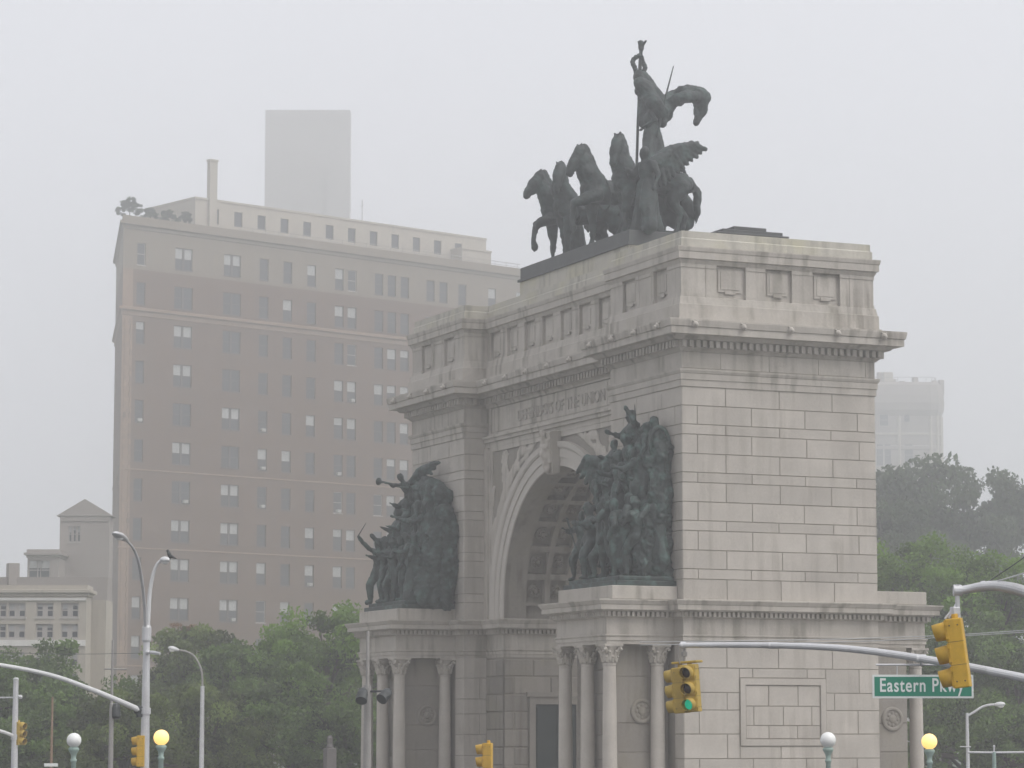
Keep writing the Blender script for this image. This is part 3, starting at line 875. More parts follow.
ZQ = 26.60
quad = thing('bronze_chariot_group', 'dark bronze four-horse chariot with flag-bearing figure on top of the arch', 'statue', (CX, -4.5, 25.9))
pq = MB(); pq.bev(9.0, W - 9.0, -7.0, -2.0, 25.905, ZQ, 0.04); pq.box(8.9, W - 8.9, -7.1, -1.9, 25.903, 26.02)
pq.build('bronze_base', [PLINTHM], quad)
def put_horse(x, y, yaw, **kw):
    o = skin('horse', place(horse(**kw), frame((x, y, ZQ - .04), yaw)), BRONZE_DARK, quad, 0.055, fold=0.035, fold_scale=(2.6, 2.6, 2.6), fine=.02)
    return o
put_horse(19.4, -4.2, 0, pose=0, neck=4, head=4, raise_r=True, s=1.02)
put_horse(17.9, -4.1, 6, pose=1, neck=2, head=-10, turn=40, s=1.03)
put_horse(13.9, -3.75, 0, pose=1, neck=2, head=-2, turn=10, raise_r=True, s=1.06)
put_horse(10.6, -3.80, -4, pose=0, neck=-6, head=-10, turn=35, s=1.03)
# harness
hb = MB()
for x, y in ((19.6, -4.3), (18.0, -4.1), (13.9, -3.75), (10.6, -3.75)):
    ring = [(x + .70 * math.sin(t), y + .62 + .1 * math.cos(t), ZQ + 2.5 + .72 * math.cos(t)) for t in [2 * math.pi * i / 20 for i in range(21)]]
    hb.tube(ring, .05, 6)
hb.tube([(CX + 6, -5.6, ZQ + 2.2), (CX + 2, -5.5, ZQ + 2.3), (CX - 2, -5.5, ZQ + 2.3), (CX - 5, -5.8, ZQ + 2.2)], .07, 6)
hb.build('harness', [BRONZE_DARK], quad)
# chariot: tub, rail, wheels
ch = MB()
cc = Vector((15.2, -5.9, 0))
arc = [(cc.x + 1.15 * math.cos(t), cc.y + 1.0 * math.sin(t) + .2) for t in [math.pi * (-.12 + 1.24 * i / 18) for i in range(19)]]
arc_in = [(cc.x + (x - cc.x) * .9, cc.y + (y - cc.y) * .9) for x, y in arc]
def wallring(z, s_): return [(cc.x + (x - cc.x) * s_, cc.y + (y - cc.y) * s_, z) for x, y in arc + arc_in[::-1]]
ch.loft([wallring(ZQ + .95, .86), wallring(ZQ + 1.4, 1.0), wallring(ZQ + 2.3, 1.0), wallring(ZQ + 2.45, 1.06)])
ch.prism([(cc.x + (x - cc.x) * .84, cc.y + (y - cc.y) * .84) for x, y in arc], ZQ + .9, ZQ + 1.05)
ch.build('chariot', [BRONZE_DARK], quad)
for sx in (-1, 1):
    wm = MB(); wc = Vector((cc.x + sx * 1.45, cc.y - .1, ZQ + .95))
    wm.tube([wc + Vector((0, .9 * math.cos(t), .9 * math.sin(t))) for t in [2 * math.pi * i / 28 for i in range(29)]], .09, 8)
    for k in range(8):
        t = 2 * math.pi * k / 8
        wm.tube([wc, wc + Vector((0, .86 * math.cos(t), .86 * math.sin(t)))], .05, 6)
    wm.ball(wc, .16, 8)
    wm.build('chariot_wheel', [BRONZE_DARK], quad)
# the rail scroll and drapery at the back of the chariot
rl = MB()
rp = [on_x(*q, 11.2) for q in ((669, 171), (676, 169), (684, 171), (686, 176), (681, 183), (679, 188))]
rl.tube(rp, .09, 8)
rl.build('rail_scroll', [BRONZE_DARK], quad)
dr = [(668, 180), (676, 190), (684, 203), (690, 213)]
cps = []
for i in range(len(dr) - 1):
    a, b = on_x(*dr[i], 11.4), on_x(*dr[i + 1], 11.4)
    cps.append((a, .42, b, .34))
    cps.append((a + Vector((0.2, .5, -.7)), .45, b + Vector((.1, .3, -.6)), .35))
cps += [(on_x(690, 213, 11.4), .26, on_x(690, 226, 11.4), .14), (on_x(688, 214, 11.4), .2, on_x(686, 225, 11.4), .12)]
skin('chariot_drapery', cps, BRONZE_DARK, quad, 0.07, fold=.05)
# standing figure with banner
XF = 15.0
px = lambda u, v, dx=0.0: on_x(u, v, XF + dx)
fb_ = px(652, 166)
fig = human(3.45, armL=((.15, .04, .66), (.12, .12, .62)), armR=((.16, -.05, .68), (.12, .08, .62)), robe=1.25, lean=(0, .05), bulk=1.08)
lady = skin('standing_figure', place(fig, frame((XF, fb_.y, fb_.z - .25), -25)), BRONZE_DARK, quad, 0.06, fold=.07)
bp = MB()
bp.tube([px(636.5, 172, .7), px(638, 120, .7), px(640, 76, .7)], .07, 8)
bp.tube([px(673.5, 66, -.4), px(666, 95, -.4), px(657, 137, -.4)], [.025, .05, .06], 6)
bp.build('banner_pole', [BRONZE_DARK], quad)
wr = MB()
c0 = px(638.8, 65, .7)
for k in range(18):
    t = 2 * math.pi * k / 18
    wr.ball(c0 + Vector((.12 * math.sin(3 * t), .30 * math.cos(t), .42 * math.sin(t))), .13, 8)
wr.tube([px(640, 78, .7), px(640, 66, .7), px(641, 50, .7)], .09, 8)
wr.build('wreath', [BRONZE_DARK], quad)
eg = px(641, 49, .7)
skin('eagle_finial', [(eg, .14, eg + Vector((0, 0, .28)), .16), (eg + Vector((0, 0, .3)), .09, eg + Vector((0, .16, .34)), .05), (eg + Vector((0, -.02, .16)), .1, eg + Vector((.32, -.12, .34)), .05), (eg + Vector((0, -.02, .16)), .1, eg + Vector((-.32, -.12, .34)), .05)], BRONZE_DARK, quad, .035, fold=.01)
# banner: thick folded cloth streaming back from the pole
fl = []
path = [(641, 80, 1.0), (648, 88, 1.0), (654, 98, 1.1), (661, 108, 1.0), (668, 104, .95), (675, 98, .86), (683, 94, .82), (692, 93, .78), (700, 95, .72)]
for i in range(len(path) - 1):
    a, b = path[i], path[i + 1]
    for k, (dx, dv, rr) in enumerate(((.5, -3, .36), (-.3, 4, .36), (.1, 11 if i < 4 else 6, .30))):
        fl.append((px(a[0], a[1] + dv * a[2], dx * .8 + .25 * math.sin(i * 1.7 + k)), rr * a[2], px(b[0], b[1] + dv * b[2], dx * .8 + .25 * math.sin(i * 1.7 + 1.7 + k)), rr * b[2]))
fl += [(px(699, 95, .1), .42, px(704, 98, 0), .34), (px(703, 98, 0), .32, px(701.5, 110, .1), .30), (px(699, 99, .3), .34, px(698, 112, .2), .26), (px(702, 109, .1), .26, px(697, 122, .1), .16), (px(698, 120, .1), .14, px(697, 124, .2), .12),
       (px(641, 79, .6), .13, px(642, 118, .5), .22), (px(646, 88, .5), .3, px(646, 122, .4), .4), (px(655, 104, .3), .35, px(661, 122, .2), .3)]
skin('banner', fl, BRONZE_DARK, quad, .05, fold=.055, fold_scale=(2.0, 3.5, 1.0), fine=.02)
# winged figures leading the outer horses
for x, y, yaw, ms in ((9.25, -3.05, 12, 1), (20.9, -4.9, -12, -1)):
    aL = ((.19, .06, .70), (.13, .20, .74)); aR = ((.18, -.02, .66), (.20, .05, .52))
    fg = human(3.9, armL=aL if ms > 0 else aR, armR=aR if ms > 0 else aL, robe=1.05, legR=((.07, .10, .29), (.08, .06, .03)), bulk=1.1)
    f = skin('winged_figure', place(fg, frame((x, y, ZQ - .05), yaw)), BRONZE_DARK, quad, .06, fold=.06)
    for sx in (-1, 1):
        r0 = Vector((x + .22 * sx, y - .35, ZQ + 3.1)); tip = Vector((x + (.75 if sx > 0 else -.15), y - 2.45, ZQ + (4.25 if ms > 0 else 3.3)))
        skin('wing', wing(r0, tip, Vector((0, -.25, -1.0)), 10, .21), BRONZE_DARK, f, .055, fold=.03, fold_scale=(6, 6, 6))

# ------------------------------------------------------------------ sculpture groups on the pedestals
def backing(x0, x1, z0, z1, ydeep, shoulder=0.8):
    c = []
    n_ = 7
    for i in range(n_):
        t = i / (n_ - 1)
        x = x0 + .55 + (x1 - x0 - 1.1) * t
        top = z1 - .55 - shoulder * (abs(t - .4) * 2) ** 2
        c.append((Vector((x, .5 + .15 * math.sin(i * 2), z0 + .4)), .62, Vector((x, .45, top)), .52))
        c.append((Vector((x, ydeep * .62, z0 + .35)), .6, Vector((x, .8 + .1 * math.cos(i * 3), z0 + (top - z0) * .62)), .55))
    return c
ZG = 10.16
# right: sailors
gr = thing('bronze_sailor_group', 'dark green bronze crowd of sailors and a horse-like crest on the near right pedestal of the arch', 'statue', (3.2, 1.2, ZG))
gr['label'] = 'dark green bronze crowd of fighting figures on the right-hand pedestal of the arch'
b = MB(); b.bev(0.55, 5.75, 0.02, 2.78, ZG + .002, ZG + .22, .03); b.bev(.7, 5.6, .03, 2.6, ZG + .2, ZG + .42, .06)
b.build('bronze_base', [BRONZE], gr)
ZB = ZG + .38
skin('rock_mass', backing(.75, 4.1, ZB - .2, 16.2, 1.7, 1.4) + [(Vector((4.3, .5, ZB)), .7, Vector((4.0, .5, 14.2)), .55), (Vector((1.4, .5, 15.2)), .75, Vector((2.3, .6, 16.5)), .5), (Vector((1.1, .55, 13)), .6, Vector((1.25, .5, 16.0)), .55)], BRONZE, gr, .07, fold=.20, fold_scale=(2.0, 2.0, 1.3), fine=.085)
ARMUP = ((.17, .08, .93), (.13, .16, 1.10)); ARMFWD = ((.17, .10, .70), (.13, .24, .74)); ARMHIP = ((.22, -.02, .66), (.12, .06, .54)); ARMDN = None
STRIDE = ((.07, .14, .30), (.08, .10, .03)); BACKL = ((.07, -.02, .28), (.08, -.18, .04)); KNEEL = ((.07, .2, .22), (.07, -.02, .03)); KNEELB = ((.08, .02, .06), (.08, -.25, .05))
def add_fig(grp, loc, yaw, H=2.55, tilt=0, name='bronze_figure', **kw):
    kw.setdefault('bulk', 1.16)
    return skin(name, place(human(H * 1.2, **kw), frame(loc, yaw, tilt)), BRONZE, grp, .055, fold=.055, fine=.02)
for a in [((5.1, 2.15, ZB), 15, 2.5, dict(armL=ARMFWD, armR=ARMHIP, legL=STRIDE, legR=BACKL, cloak=True)),
          ((4.1, 2.25, ZB), -10, 2.65, dict(armL=ARMHIP, armR=ARMFWD, legR=STRIDE, hat=True)),
          ((3.0, 2.2, ZB), -20, 2.6, dict(armL=ARMFWD, armR=ARMDN, legL=STRIDE, hat=True)),
          ((1.9, 2.15, ZB), -35, 2.7, dict(armL=ARMDN, armR=ARMHIP, cloak=True)),
          ((1.2, 1.55, ZB), -60, 2.7, dict(armL=ARMFWD, armR=ARMFWD, legR=STRIDE, hat=True)),
          ((1.15, .8, ZB + .2), -75, 2.8, dict(armL=ARMDN, armR=ARMHIP, cloak=True, robe=.9)),
          ((5.3, 1.2, ZB), 40, 2.4, dict(armL=ARMFWD, armR=ARMDN, legL=KNEEL, legR=KNEELB)),
          ((4.2, 1.35, ZB + 1.8), 5, 2.6, dict(armL=ARMHIP, armR=ARMFWD, hat=True)),
          ((2.9, 1.45, ZB + 2.1), -15, 2.7, dict(armL=ARMFWD, armR=ARMDN, robe=1.1)),
          ((1.7, 1.25, ZB + 2.2), -45, 2.7, dict(armL=ARMHIP, armR=ARMFWD, cloak=True)),
          ((1.6, .75, ZB + 3.3), -50, 2.7, dict(armL=ARMFWD, armR=ARMDN, robe=1.1))]:
    add_fig(gr, a[0], a[1], a[2], **a[3])
f = add_fig(gr, (2.9, .85, ZB + 3.55), -10, 3.0, armL=ARMFWD, armR=((.20, .04, .86), (.14, .1, .98)), robe=1.3)
skin('wing', wing((4.0, 1.0, 15.0), (5.75, 1.75, 15.9), Vector((.1, .1, -1.7)), 9, .24), BRONZE, f, .06, fold=.04, fold_scale=(5, 5, 5))
skin('wing', wing((2.2, .6, 15.9), (1.5, .5, 17.2), Vector((-.1, .0, -1.3)), 8, .26), BRONZE, f, .06, fold=.04, fold_scale=(5, 5, 5))
add_fig(gr, (4.25, 1.0, ZB + 3.35), 0, 2.2, armL=ARMFWD, armR=ARMHIP)
for pp_, rr_ in (([(2.15, 1.0, 16.0), (2.55, .9, 17.45), (2.6, .9, 17.9)], [.05, .04, .01]), ([(.95, .7, 13.5), (.75, .35, 16.2)], [.05, .03]), ([(5.0, 2.5, ZB + 1.3), (5.5, 2.7, ZB + 2.7)], [.03, .05])):
    t = MB(); t.tube(pp_, rr_, 6); t.build('spear', [BRONZE], gr)
# crowd in the gaps: shoulders, heads and arms between the larger figures
rr2 = random.Random(5)
for k in range(9):
    x = rr2.uniform(1.2, 5.0); lev = rr2.choice((0.9, 2.4, 3.6)); y = {0.9: 1.9, 2.4: 1.25, 3.6: .8}[lev] + rr2.uniform(-.2, .2)
    add_fig(gr, (x, y, ZB + lev - .4), rr2.uniform(-70, 30), 2.2 + rr2.uniform(0, .3), tilt=rr2.uniform(-14, 8), armL=rr2.choice((ARMFWD, ARMUP, ARMHIP)), armR=rr2.choice((ARMFWD, ARMHIP)), cloak=rr2.random() < .5, hat=rr2.random() < .5)
t = MB()
ringp = [(1.0, .55 + .45 * math.cos(q), 16.05 + .75 * math.sin(q)) for q in [2 * math.pi * i / 24 for i in range(25)]]
t.tube(ringp, .09, 8)
t.build('wreath', [BRONZE], gr)

# left: soldiers with winged trumpeter
LX = lambda x: W - x
gl = thing('bronze_soldier_group', 'dark green bronze crowd with a winged trumpeter on the left-hand pedestal of the arch', 'statue', (LX(3.2), 1.2, ZG))
b = MB(); b.bev(LX(5.75), LX(.55), 0.02, 2.78, ZG + .002, ZG + .22, .03); b.bev(LX(5.6), LX(.7), .03, 2.6, ZG + .2, ZG + .42, .06)
b.build('bronze_base', [BRONZE], gl)
bk = []
for i in range(8):
    tt = i / 7; x = LX(5.62) + 4.87 * tt
    top = 15.9 - 1.2 * max(0, tt - .45) ** 2 * 4 + .25 * math.sin(math.pi * min(1, tt * 1.4)) - 13 * max(0, .32 - tt) ** 2
    bk.append((Vector((x, .55, ZB + .2)), .62, Vector((x, .5, top)), .62))
    bk.append((Vector((x, 1.4, ZB + .2)), .6, Vector((x, 1.0, ZB + 3.2)), .55))
bk.append((Vector((LX(5.2), .6, 15.7)), .5, Vector((LX(3.8), .9, 16.05)), .5))
skin('rock_mass', bk, BRONZE, gl, .07, fold=.18, fold_scale=(1.9, 1.9, 1.2), fine=.085)
for a in [((LX(1.3), 2.25, ZB), 20, 2.7, dict(armL=((.17, .13, .90), (.15, .27, 1.00)), armR=((.17, .13, .90), (.15, .27, 1.02)), legL=STRIDE, legR=BACKL)),
          ((LX(2.2), 2.25, ZB), 0, 2.65, dict(armL=ARMFWD, armR=ARMHIP, legR=STRIDE, hat=True)),
          ((LX(3.2), 2.2, ZB), -10, 2.6, dict(armL=ARMHIP, armR=ARMFWD, legL=STRIDE, hat=True)),
          ((LX(4.2), 2.15, ZB), -25, 2.65, dict(armL=ARMFWD, armR=ARMDN, cloak=True)),
          ((LX(5.1), 1.9, ZB), -45, 2.7, dict(armL=ARMDN, armR=ARMHIP, robe=1.0)),
          ((LX(5.3), 1.1, ZB + .1), -70, 2.8, dict(armL=ARMHIP, armR=ARMDN, cloak=True)),
          ((LX(2.0), 1.5, ZB + 1.5), 0, 2.6, dict(armL=ARMFWD, armR=ARMFWD, hat=True)),
          ((LX(3.1), 1.5, ZB + 1.9), -10, 2.6, dict(armL=ARMHIP, armR=ARMFWD, hat=True)),
          ((LX(4.2), 1.35, ZB + 2.2), -30, 2.7, dict(armL=ARMFWD, armR=ARMDN, cloak=True)),
          ((LX(5.0), 1.0, ZB + 2.5), -55, 2.7, dict(armL=ARMDN, armR=ARMHIP, robe=1.0)),
          ((LX(2.8), 1.3, ZB + 2.7), 5, 2.5, dict(armL=ARMFWD, armR=ARMHIP))]:
    add_fig(gl, a[0], a[1], a[2], **a[3])
tp = lambda u, v, y: None
def on_y(u, v, y):
    d = ray(u, v); return CAM + d * ((y - CAM.y) / d.y)
hd = on_y(404, 478, 1.6)
f = skin('winged_trumpeter', place(human(2.7, armL=((.16, .16, .80), (.09, .30, .86)), armR=((.18, .05, .70), (.10, .2, .76)), robe=1.1, lean=(0, .3)), frame((hd.x, hd.y - .7, hd.z - 2.35), 5, -12)), BRONZE, gl, .055, fold=.05)
skin('wing', wing(on_y(411, 486, 1.0), on_y(434, 462, .6), Vector((-.1, -.15, -.55)), 7, .17), BRONZE, f, .05, fold=.03, fold_scale=(6, 6, 6))
t = MB()
t.tube([on_y(400, 486, 1.6), on_y(384, 482, 2.1), on_y(380, 482, 2.2)], [.05, .045, .08], 8)
t.lathe([(.05, 0), (.09, .12), (.20, .26)], on_y(382, 482, 2.15), on_y(376, 481, 2.3) - on_y(382, 482, 2.15), 10)
t.build('trumpet', [BRONZE], gl)
for pp_, rr_ in (([on_y(357.5, 537, 2.85), on_y(366, 523, 2.75)], [.035, .012]),):
    t = MB(); t.tube(pp_, rr_, 6); t.build('sword', [BRONZE], gl)
for k in range(8):
    x = LX(rr2.uniform(1.5, 5.2)); lev = rr2.choice((0.9, 2.2, 3.2)); y = {0.9: 1.9, 2.2: 1.3, 3.2: .95}[lev] + rr2.uniform(-.2, .2)
    add_fig(gl, (x, y, ZB + lev - .4), rr2.uniform(-60, 30), 2.2 + rr2.uniform(0, .3), tilt=rr2.uniform(-14, 8), armL=rr2.choice((ARMFWD, ARMHIP)), armR=rr2.choice((ARMFWD, ARMHIP)), cloak=rr2.random() < .5, hat=rr2.random() < .5)

# ------------------------------------------------------------------ carved stone: keystone and spandrel figures
k = MB()
k.loft([[(CX + s * a, -REC + y, z) for s, y in ((-1, .05), (1, .05), (1, d), (-1, d))] for a, d, z in ((.36, .36, 16.05), (.46, .46, 16.4), (.54, .58, 17.4), (.58, .66, 17.9), (.58, .45, 18.0))])
ko = k.build('keystone', [TRIM], arch)
skin('carved_eagle', [(Vector((CX, -.74, 16.3)), .24, Vector((CX, -.66, 17.2)), .34), (Vector((CX - .28, -.72, 16.6)), .14, Vector((CX - .34, -.66, 17.5)), .17), (Vector((CX + .28, -.72, 16.6)), .14, Vector((CX + .34, -.66, 17.5)), .17), (Vector((CX, -.60, 17.4)), .2, Vector((CX, -.46, 17.85)), .18)], TRIM, ko, .05, fold=.06, fold_scale=(4, 4, 4))
for sx in (-1, 1):
    # winged figure flying along the arch towards the keystone, carved in low relief
    pol = lambda rr, deg: Vector((CX + sx * rr * math.cos(RAD(deg)), 0, ZS + rr * math.sin(RAD(deg))))
    cps = [(pol(7.75, 12), .16, pol(7.8, 22), .24), (pol(7.8, 22), .26, pol(7.95, 34), .34), (pol(7.95, 34), .34, pol(8.05, 45), .36), (pol(8.05, 45), .36, pol(8.0, 54), .30),
           (pol(8.0, 54), .14, pol(8.25, 58), .15), (pol(8.3, 58.5), .2, pol(8.35, 60.5), .2), (pol(7.95, 53), .15, pol(7.75, 63), .11), (pol(7.75, 63), .11, pol(7.8, 71), .09),
           (pol(8.1, 50), .15, pol(8.5, 66), .10), (pol(8.5, 66), .10, pol(8.2, 74), .08), (pol(8.1, 30), .25, pol(8.6, 20), .15), (pol(8.2, 26), .2, pol(8.5, 8), .12)]
    cps += wing(pol(8.3, 47), pol(9.6, 50), Vector((sx * .35, 0, -1.5)), 6, .17)
    cps += wing(pol(8.3, 60), pol(7.9, 76), Vector((sx * .3, 0, .55)), 5, .13)
    cps += [(pol(9.2, 20 + 6 * k), .16, pol(8.9, 14 + 6 * k), .12) for k in range(4)]
    rl2 = random.Random(3)
    for k in range(60):      # carved drapery and palm leaves filling the spandrel
        px_, pz_ = rl2.uniform(.6, 6.75), rl2.uniform(10.6, 17.6)
        if math.hypot(px_, pz_ - ZS) < 7.55: continue
        a_ = rl2.uniform(0, 6.28); p_ = Vector((CX + sx * px_, 0, pz_)); q_ = p_ + Vector((math.cos(a_), 0, math.sin(a_))) * rl2.uniform(.25, .5)
        if math.hypot(q_.x - CX, q_.z - ZS) < 7.5 or abs(q_.x - CX) > 6.85 or q_.z > 17.65: continue
        cps.append((p_, rl2.uniform(.10, .2), q_, rl2.uniform(.05, .12)))
    skin('spandrel_relief', cps, TRIM, arch, .055, fold=.05, fold_scale=(4, 4, 2), M=Matrix.Translation((0, -REC + .02, 0)) @ Matrix.Scale(.28, 4, (0, 1, 0)))

# ================================================================== BUILDINGS
def facade_grid(mb, A, e, n, ln, z0, z1, holes, depth=0.25, mats=None):
    """one wall with real recessed openings; holes (s0,s1,z0,z1); mats(zmid,smid)->index"""
    A = Vector((A[0], A[1], 0)); e = Vector((e[0], e[1], 0)); n = Vector((n[0], n[1], 0))
    xs = sorted({0.0, ln, *[h[0] for h in holes], *[h[1] for h in holes]}); zs = sorted({z0, z1, *[h[2] for h in holes], *[h[3] for h in holes]})
    extra = mats.zcuts if hasattr(mats, 'zcuts') else []
    zs = sorted(set(zs) | {q for q in extra if z0 < q < z1})
    for q in getattr(mats, 'scuts', []): xs = sorted(set(xs) | {q})
    hs_ = {}
    for h in holes: hs_.setdefault(round(h[2], 3), []).append(h)
    Q = lambda s, z, d=0.0: A + e * s - n * d + Vector((0, 0, z))
    for i in range(len(xs) - 1):
        for j in range(len(zs) - 1):
            sm, zm = (xs[i] + xs[i + 1]) / 2, (zs[j] + zs[j + 1]) / 2
            if any(h[0] < sm < h[1] and h[2] < zm < h[3] for h in holes): continue
            mb.add([Q(xs[i], zs[j]), Q(xs[i + 1], zs[j]), Q(xs[i + 1], zs[j + 1]), Q(xs[i], zs[j + 1])], [(0, 1, 2, 3)], mats(zm, sm) if mats else 0)
    for (a, b, c, d) in holes:
        mi = mats((c + d) / 2, (a + b) / 2) if mats else 0
        mb.add([Q(a, c), Q(b, c), Q(b, d), Q(a, d), Q(a, c, depth), Q(b, c, depth), Q(b, d, depth), Q(a, d, depth)], [(0, 1, 5, 4), (1, 2, 6, 5), (2, 3, 7, 6), (3, 0, 4, 7)], mi)

def window_mesh(w, h, lights=1, blind=(0, 0), fm=None):
    """frame + sill mesh and pane mesh; local x along the wall, y outward, z up from the sill, origin at bottom centre"""
    fm = fm or FRAMEM
    f = MB(); p = MB(); t = 0.09
    lw = w / lights
    for k in range(lights):
        x0 = -w / 2 + lw * k; x1 = x0 + lw
        g = 0.0 if lights == 1 else 0.12
        if lights > 1:
            if k > 0: x0 += g
            if k < lights - 1: x1 -= g
        f.box(x0, x0 + t, -.06, .02, 0, h); f.box(x1 - t, x1, -.06, .02, 0, h)
        f.box(x0 + t, x1 - t, -.06, .02, 0, t); f.box(x0 + t, x1 - t, -.06, .02, h - t, h); f.box(x0 + t, x1 - t, -.05, .03, h / 2 - .05, h / 2 + .05)
        bl = blind[k % len(blind)]
        zsplit = h * (1 - bl)
        if bl < 1: p.box(x0 + t, x1 - t, -.05, -.03, t, max(zsplit, t + .01), 0)
        if bl > 0: p.box(x0 + t, x1 - t, -.05, -.03, zsplit, h - t, 1)
    if lights > 1:
        for k in range(1, lights):
            xm = -w / 2 + lw * k
            f.box(xm - .12, xm + .12, -.08, .0, 0, h)
    f.box(-w / 2 - .1, w / 2 + .1, -.05, .30, -.14, 0)
    return f.mesh('window', [fm]), p.mesh('pane', [GLASS, BLIND])
def bmatrix(A, e, n, s, z, d=0.22):
    o = Vector((A[0], A[1], 0)) + Vector((e[0], e[1], 0)) * s - Vector((n[0], n[1], 0)) * d
    return Matrix(((e[0], n[0], 0, o.x), (e[1], n[1], 0, o.y), (0, 0, 1, z), (0, 0, 0, 1)))
def add_window(parent, M, meshes):
    w = link('window', meshes[0], parent)
    w.matrix_basis = M
    p = bpy.data.objects.new('pane', meshes[1]); COL.objects.link(p); p.parent = w
    return w
def v2(p): return Vector((p[0], p[1]))

# ------------------------------------------------------------------ brick apartment tower
D0 = 440.0; SB = D0 / 280.0
A2 = v2(at(115.5, 737, D0)); E2 = v2(at(520, 737, D0 * 1.118))
e_ = (E2 - A2).normalized(); n_ = Vector((e_.y, -e_.x))
if n_.dot(v2(CAM) - A2) < 0: n_ = -n_
def on_facade(u, v, A=A2, n=n_):
    d = ray(u, v); t = (A - v2(CAM)).dot(n) / v2(d).dot(n); q = CAM + d * t
    return (v2(q) - A).dot(e_), q.z
LEN = on_facade(650, 400)[0]
zroof = on_facade(181, 226)[1]
tower = thing('brick_apartment_tower', 'tall dark brick apartment tower with paler top floors fading into the fog', 'building', (A2.x, A2.y, 0))
rows = [on_facade(181, 259 + 38.9 * k)[1] for k in range(14)]
pitch_r = rows[0] - rows[1]
cols = [(138, 1), (181, 2), (230, 2), (262, 1), (286, 1), (310, 1), (338, 1), (351, 1), (378, 1), (391, 1), (404, 1), (430, 1), (443, 1), (462, 1), (492, 1), (520, 1), (533, 1), (560, 1), (585, 1), (610, 1)]
cs = [(on_facade(u, 480)[0], l) for u, l in cols]
WH = pitch_r * .56
holes = []
wins = []
for r, zc in enumerate(rows):
    for ci, (s, l) in enumerate(cs):
        w = SB * (2.15 if l == 2 else (1.15 if ci > 0 else 1.0))
        if r == 0: w *= .95
        holes.append((s - w / 2, s + w / 2, zc - WH / 2, zc + WH / 2)); wins.append((ci, r, s, zc - WH / 2, l, w))
q0 = on_facade(121.5, 480)[0]; q1 = on_facade(130, 480)[0]
zb1 = rows[1] + pitch_r * .60; zb2 = rows[2] + pitch_r * .42
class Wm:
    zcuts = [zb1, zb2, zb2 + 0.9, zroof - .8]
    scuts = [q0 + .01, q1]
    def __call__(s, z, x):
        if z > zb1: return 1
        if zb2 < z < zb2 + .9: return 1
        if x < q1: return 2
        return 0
mb = MB()
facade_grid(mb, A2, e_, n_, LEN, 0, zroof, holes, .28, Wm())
B2 = v2(at(108.6, 737, D0 * 1.085))
ew = (B2 - A2); lw_ = ew.length; ew.normalize(); nw = Vector((ew.y, -ew.x))
if nw.dot(e_) > 0: nw = -nw
wh = []
for zc in rows:
    for s in (lw_ * .30, lw_ * .66):
        wh.append((s - .7, s + .7, zc - WH / 2, zc + WH / 2))
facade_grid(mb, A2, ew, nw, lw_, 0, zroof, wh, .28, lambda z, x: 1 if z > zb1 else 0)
F2 = A2 + e_ * LEN; G2 = F2 - n_ * 22
mb.add([(F2.x, F2.y, 0), (G2.x, G2.y, 0), (G2.x, G2.y, zroof), (F2.x, F2.y, zroof)], [(0, 1, 2, 3)])
mb.add([(G2.x, G2.y, 0), (B2.x, B2.y, 0), (B2.x, B2.y, zroof), (G2.x, G2.y, zroof)], [(0, 1, 2, 3)])
mb.add([(A2.x, A2.y, zroof - 1.0), (F2.x, F2.y, zroof - 1.0), (G2.x, G2.y, zroof - 1.0), (B2.x, B2.y, zroof - 1.0)], [(0, 1, 2, 3)])
mb.build('wall', [BRICK, HAZED_BUFF, QUOIN], tower, recalc=False)
# floor behind the openings
foot = [tuple(A2), tuple(F2), tuple(G2), tuple(B2)]
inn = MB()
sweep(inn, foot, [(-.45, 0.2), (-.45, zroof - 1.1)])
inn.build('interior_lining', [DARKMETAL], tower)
cn = MB()
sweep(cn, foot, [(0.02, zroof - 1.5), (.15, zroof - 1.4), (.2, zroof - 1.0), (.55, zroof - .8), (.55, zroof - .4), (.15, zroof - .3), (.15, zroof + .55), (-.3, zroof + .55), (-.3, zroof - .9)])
cn.build('parapet', [HAZED_BUFF], tower)
cn = MB()
sweep(cn, foot, [(0.02, zb2 - .1), (.12, zb2), (.15, zb2 + .6), (.5, zb2 + .8), (.5, zb2 + 1.15), (.05, zb2 + 1.3)])
for z_ in (rows[6] + pitch_r * .5, rows[8] + pitch_r * .5, rows[11] + pitch_r * .5):
    sweep(cn, foot, [(0.01, z_ - .12), (.10, z_ - .08), (.10, z_ + .08), (.01, z_ + .12)])
cn.build('string_course', [QUOIN], tower)
qn = MB()
for kq in range(int(zb2 / .8)):
    z_ = .8 * kq
    ww = .46 if kq % 2 else .32
    for s in (q0 + .05 + .0, q1 - .05 - ww):
        a = A2 + e_ * s
        M = Matrix(((e_.x, n_.x, 0, a.x), (e_.y, n_.y, 0, a.y), (0, 0, 1, 0), (0, 0, 0, 1)))
        qn.box(0, ww, -.02, .09, z_ + .02, z_ + .76, 0, random.gauss(0, .12), M)
qn.build('quoin_strip', [QUOIN], tower)
BL = [(0, 0), (0, 0), (.5, .5), (.5, .5), (0, .5), (.5, 0), (.35, .6), (1, .5)]
WMESH = {}
def wmesh(l, w, i):
    key = (l, round(w, 2), i)
    if key not in WMESH: WMESH[key] = window_mesh(w, WH, l, BL[i], FRAMEM if i == 4 else FRAMED)
    return WMESH[key]
wins.sort(key=lambda q: q[0] + q[1] * .01)
rest = []
nmade = 0
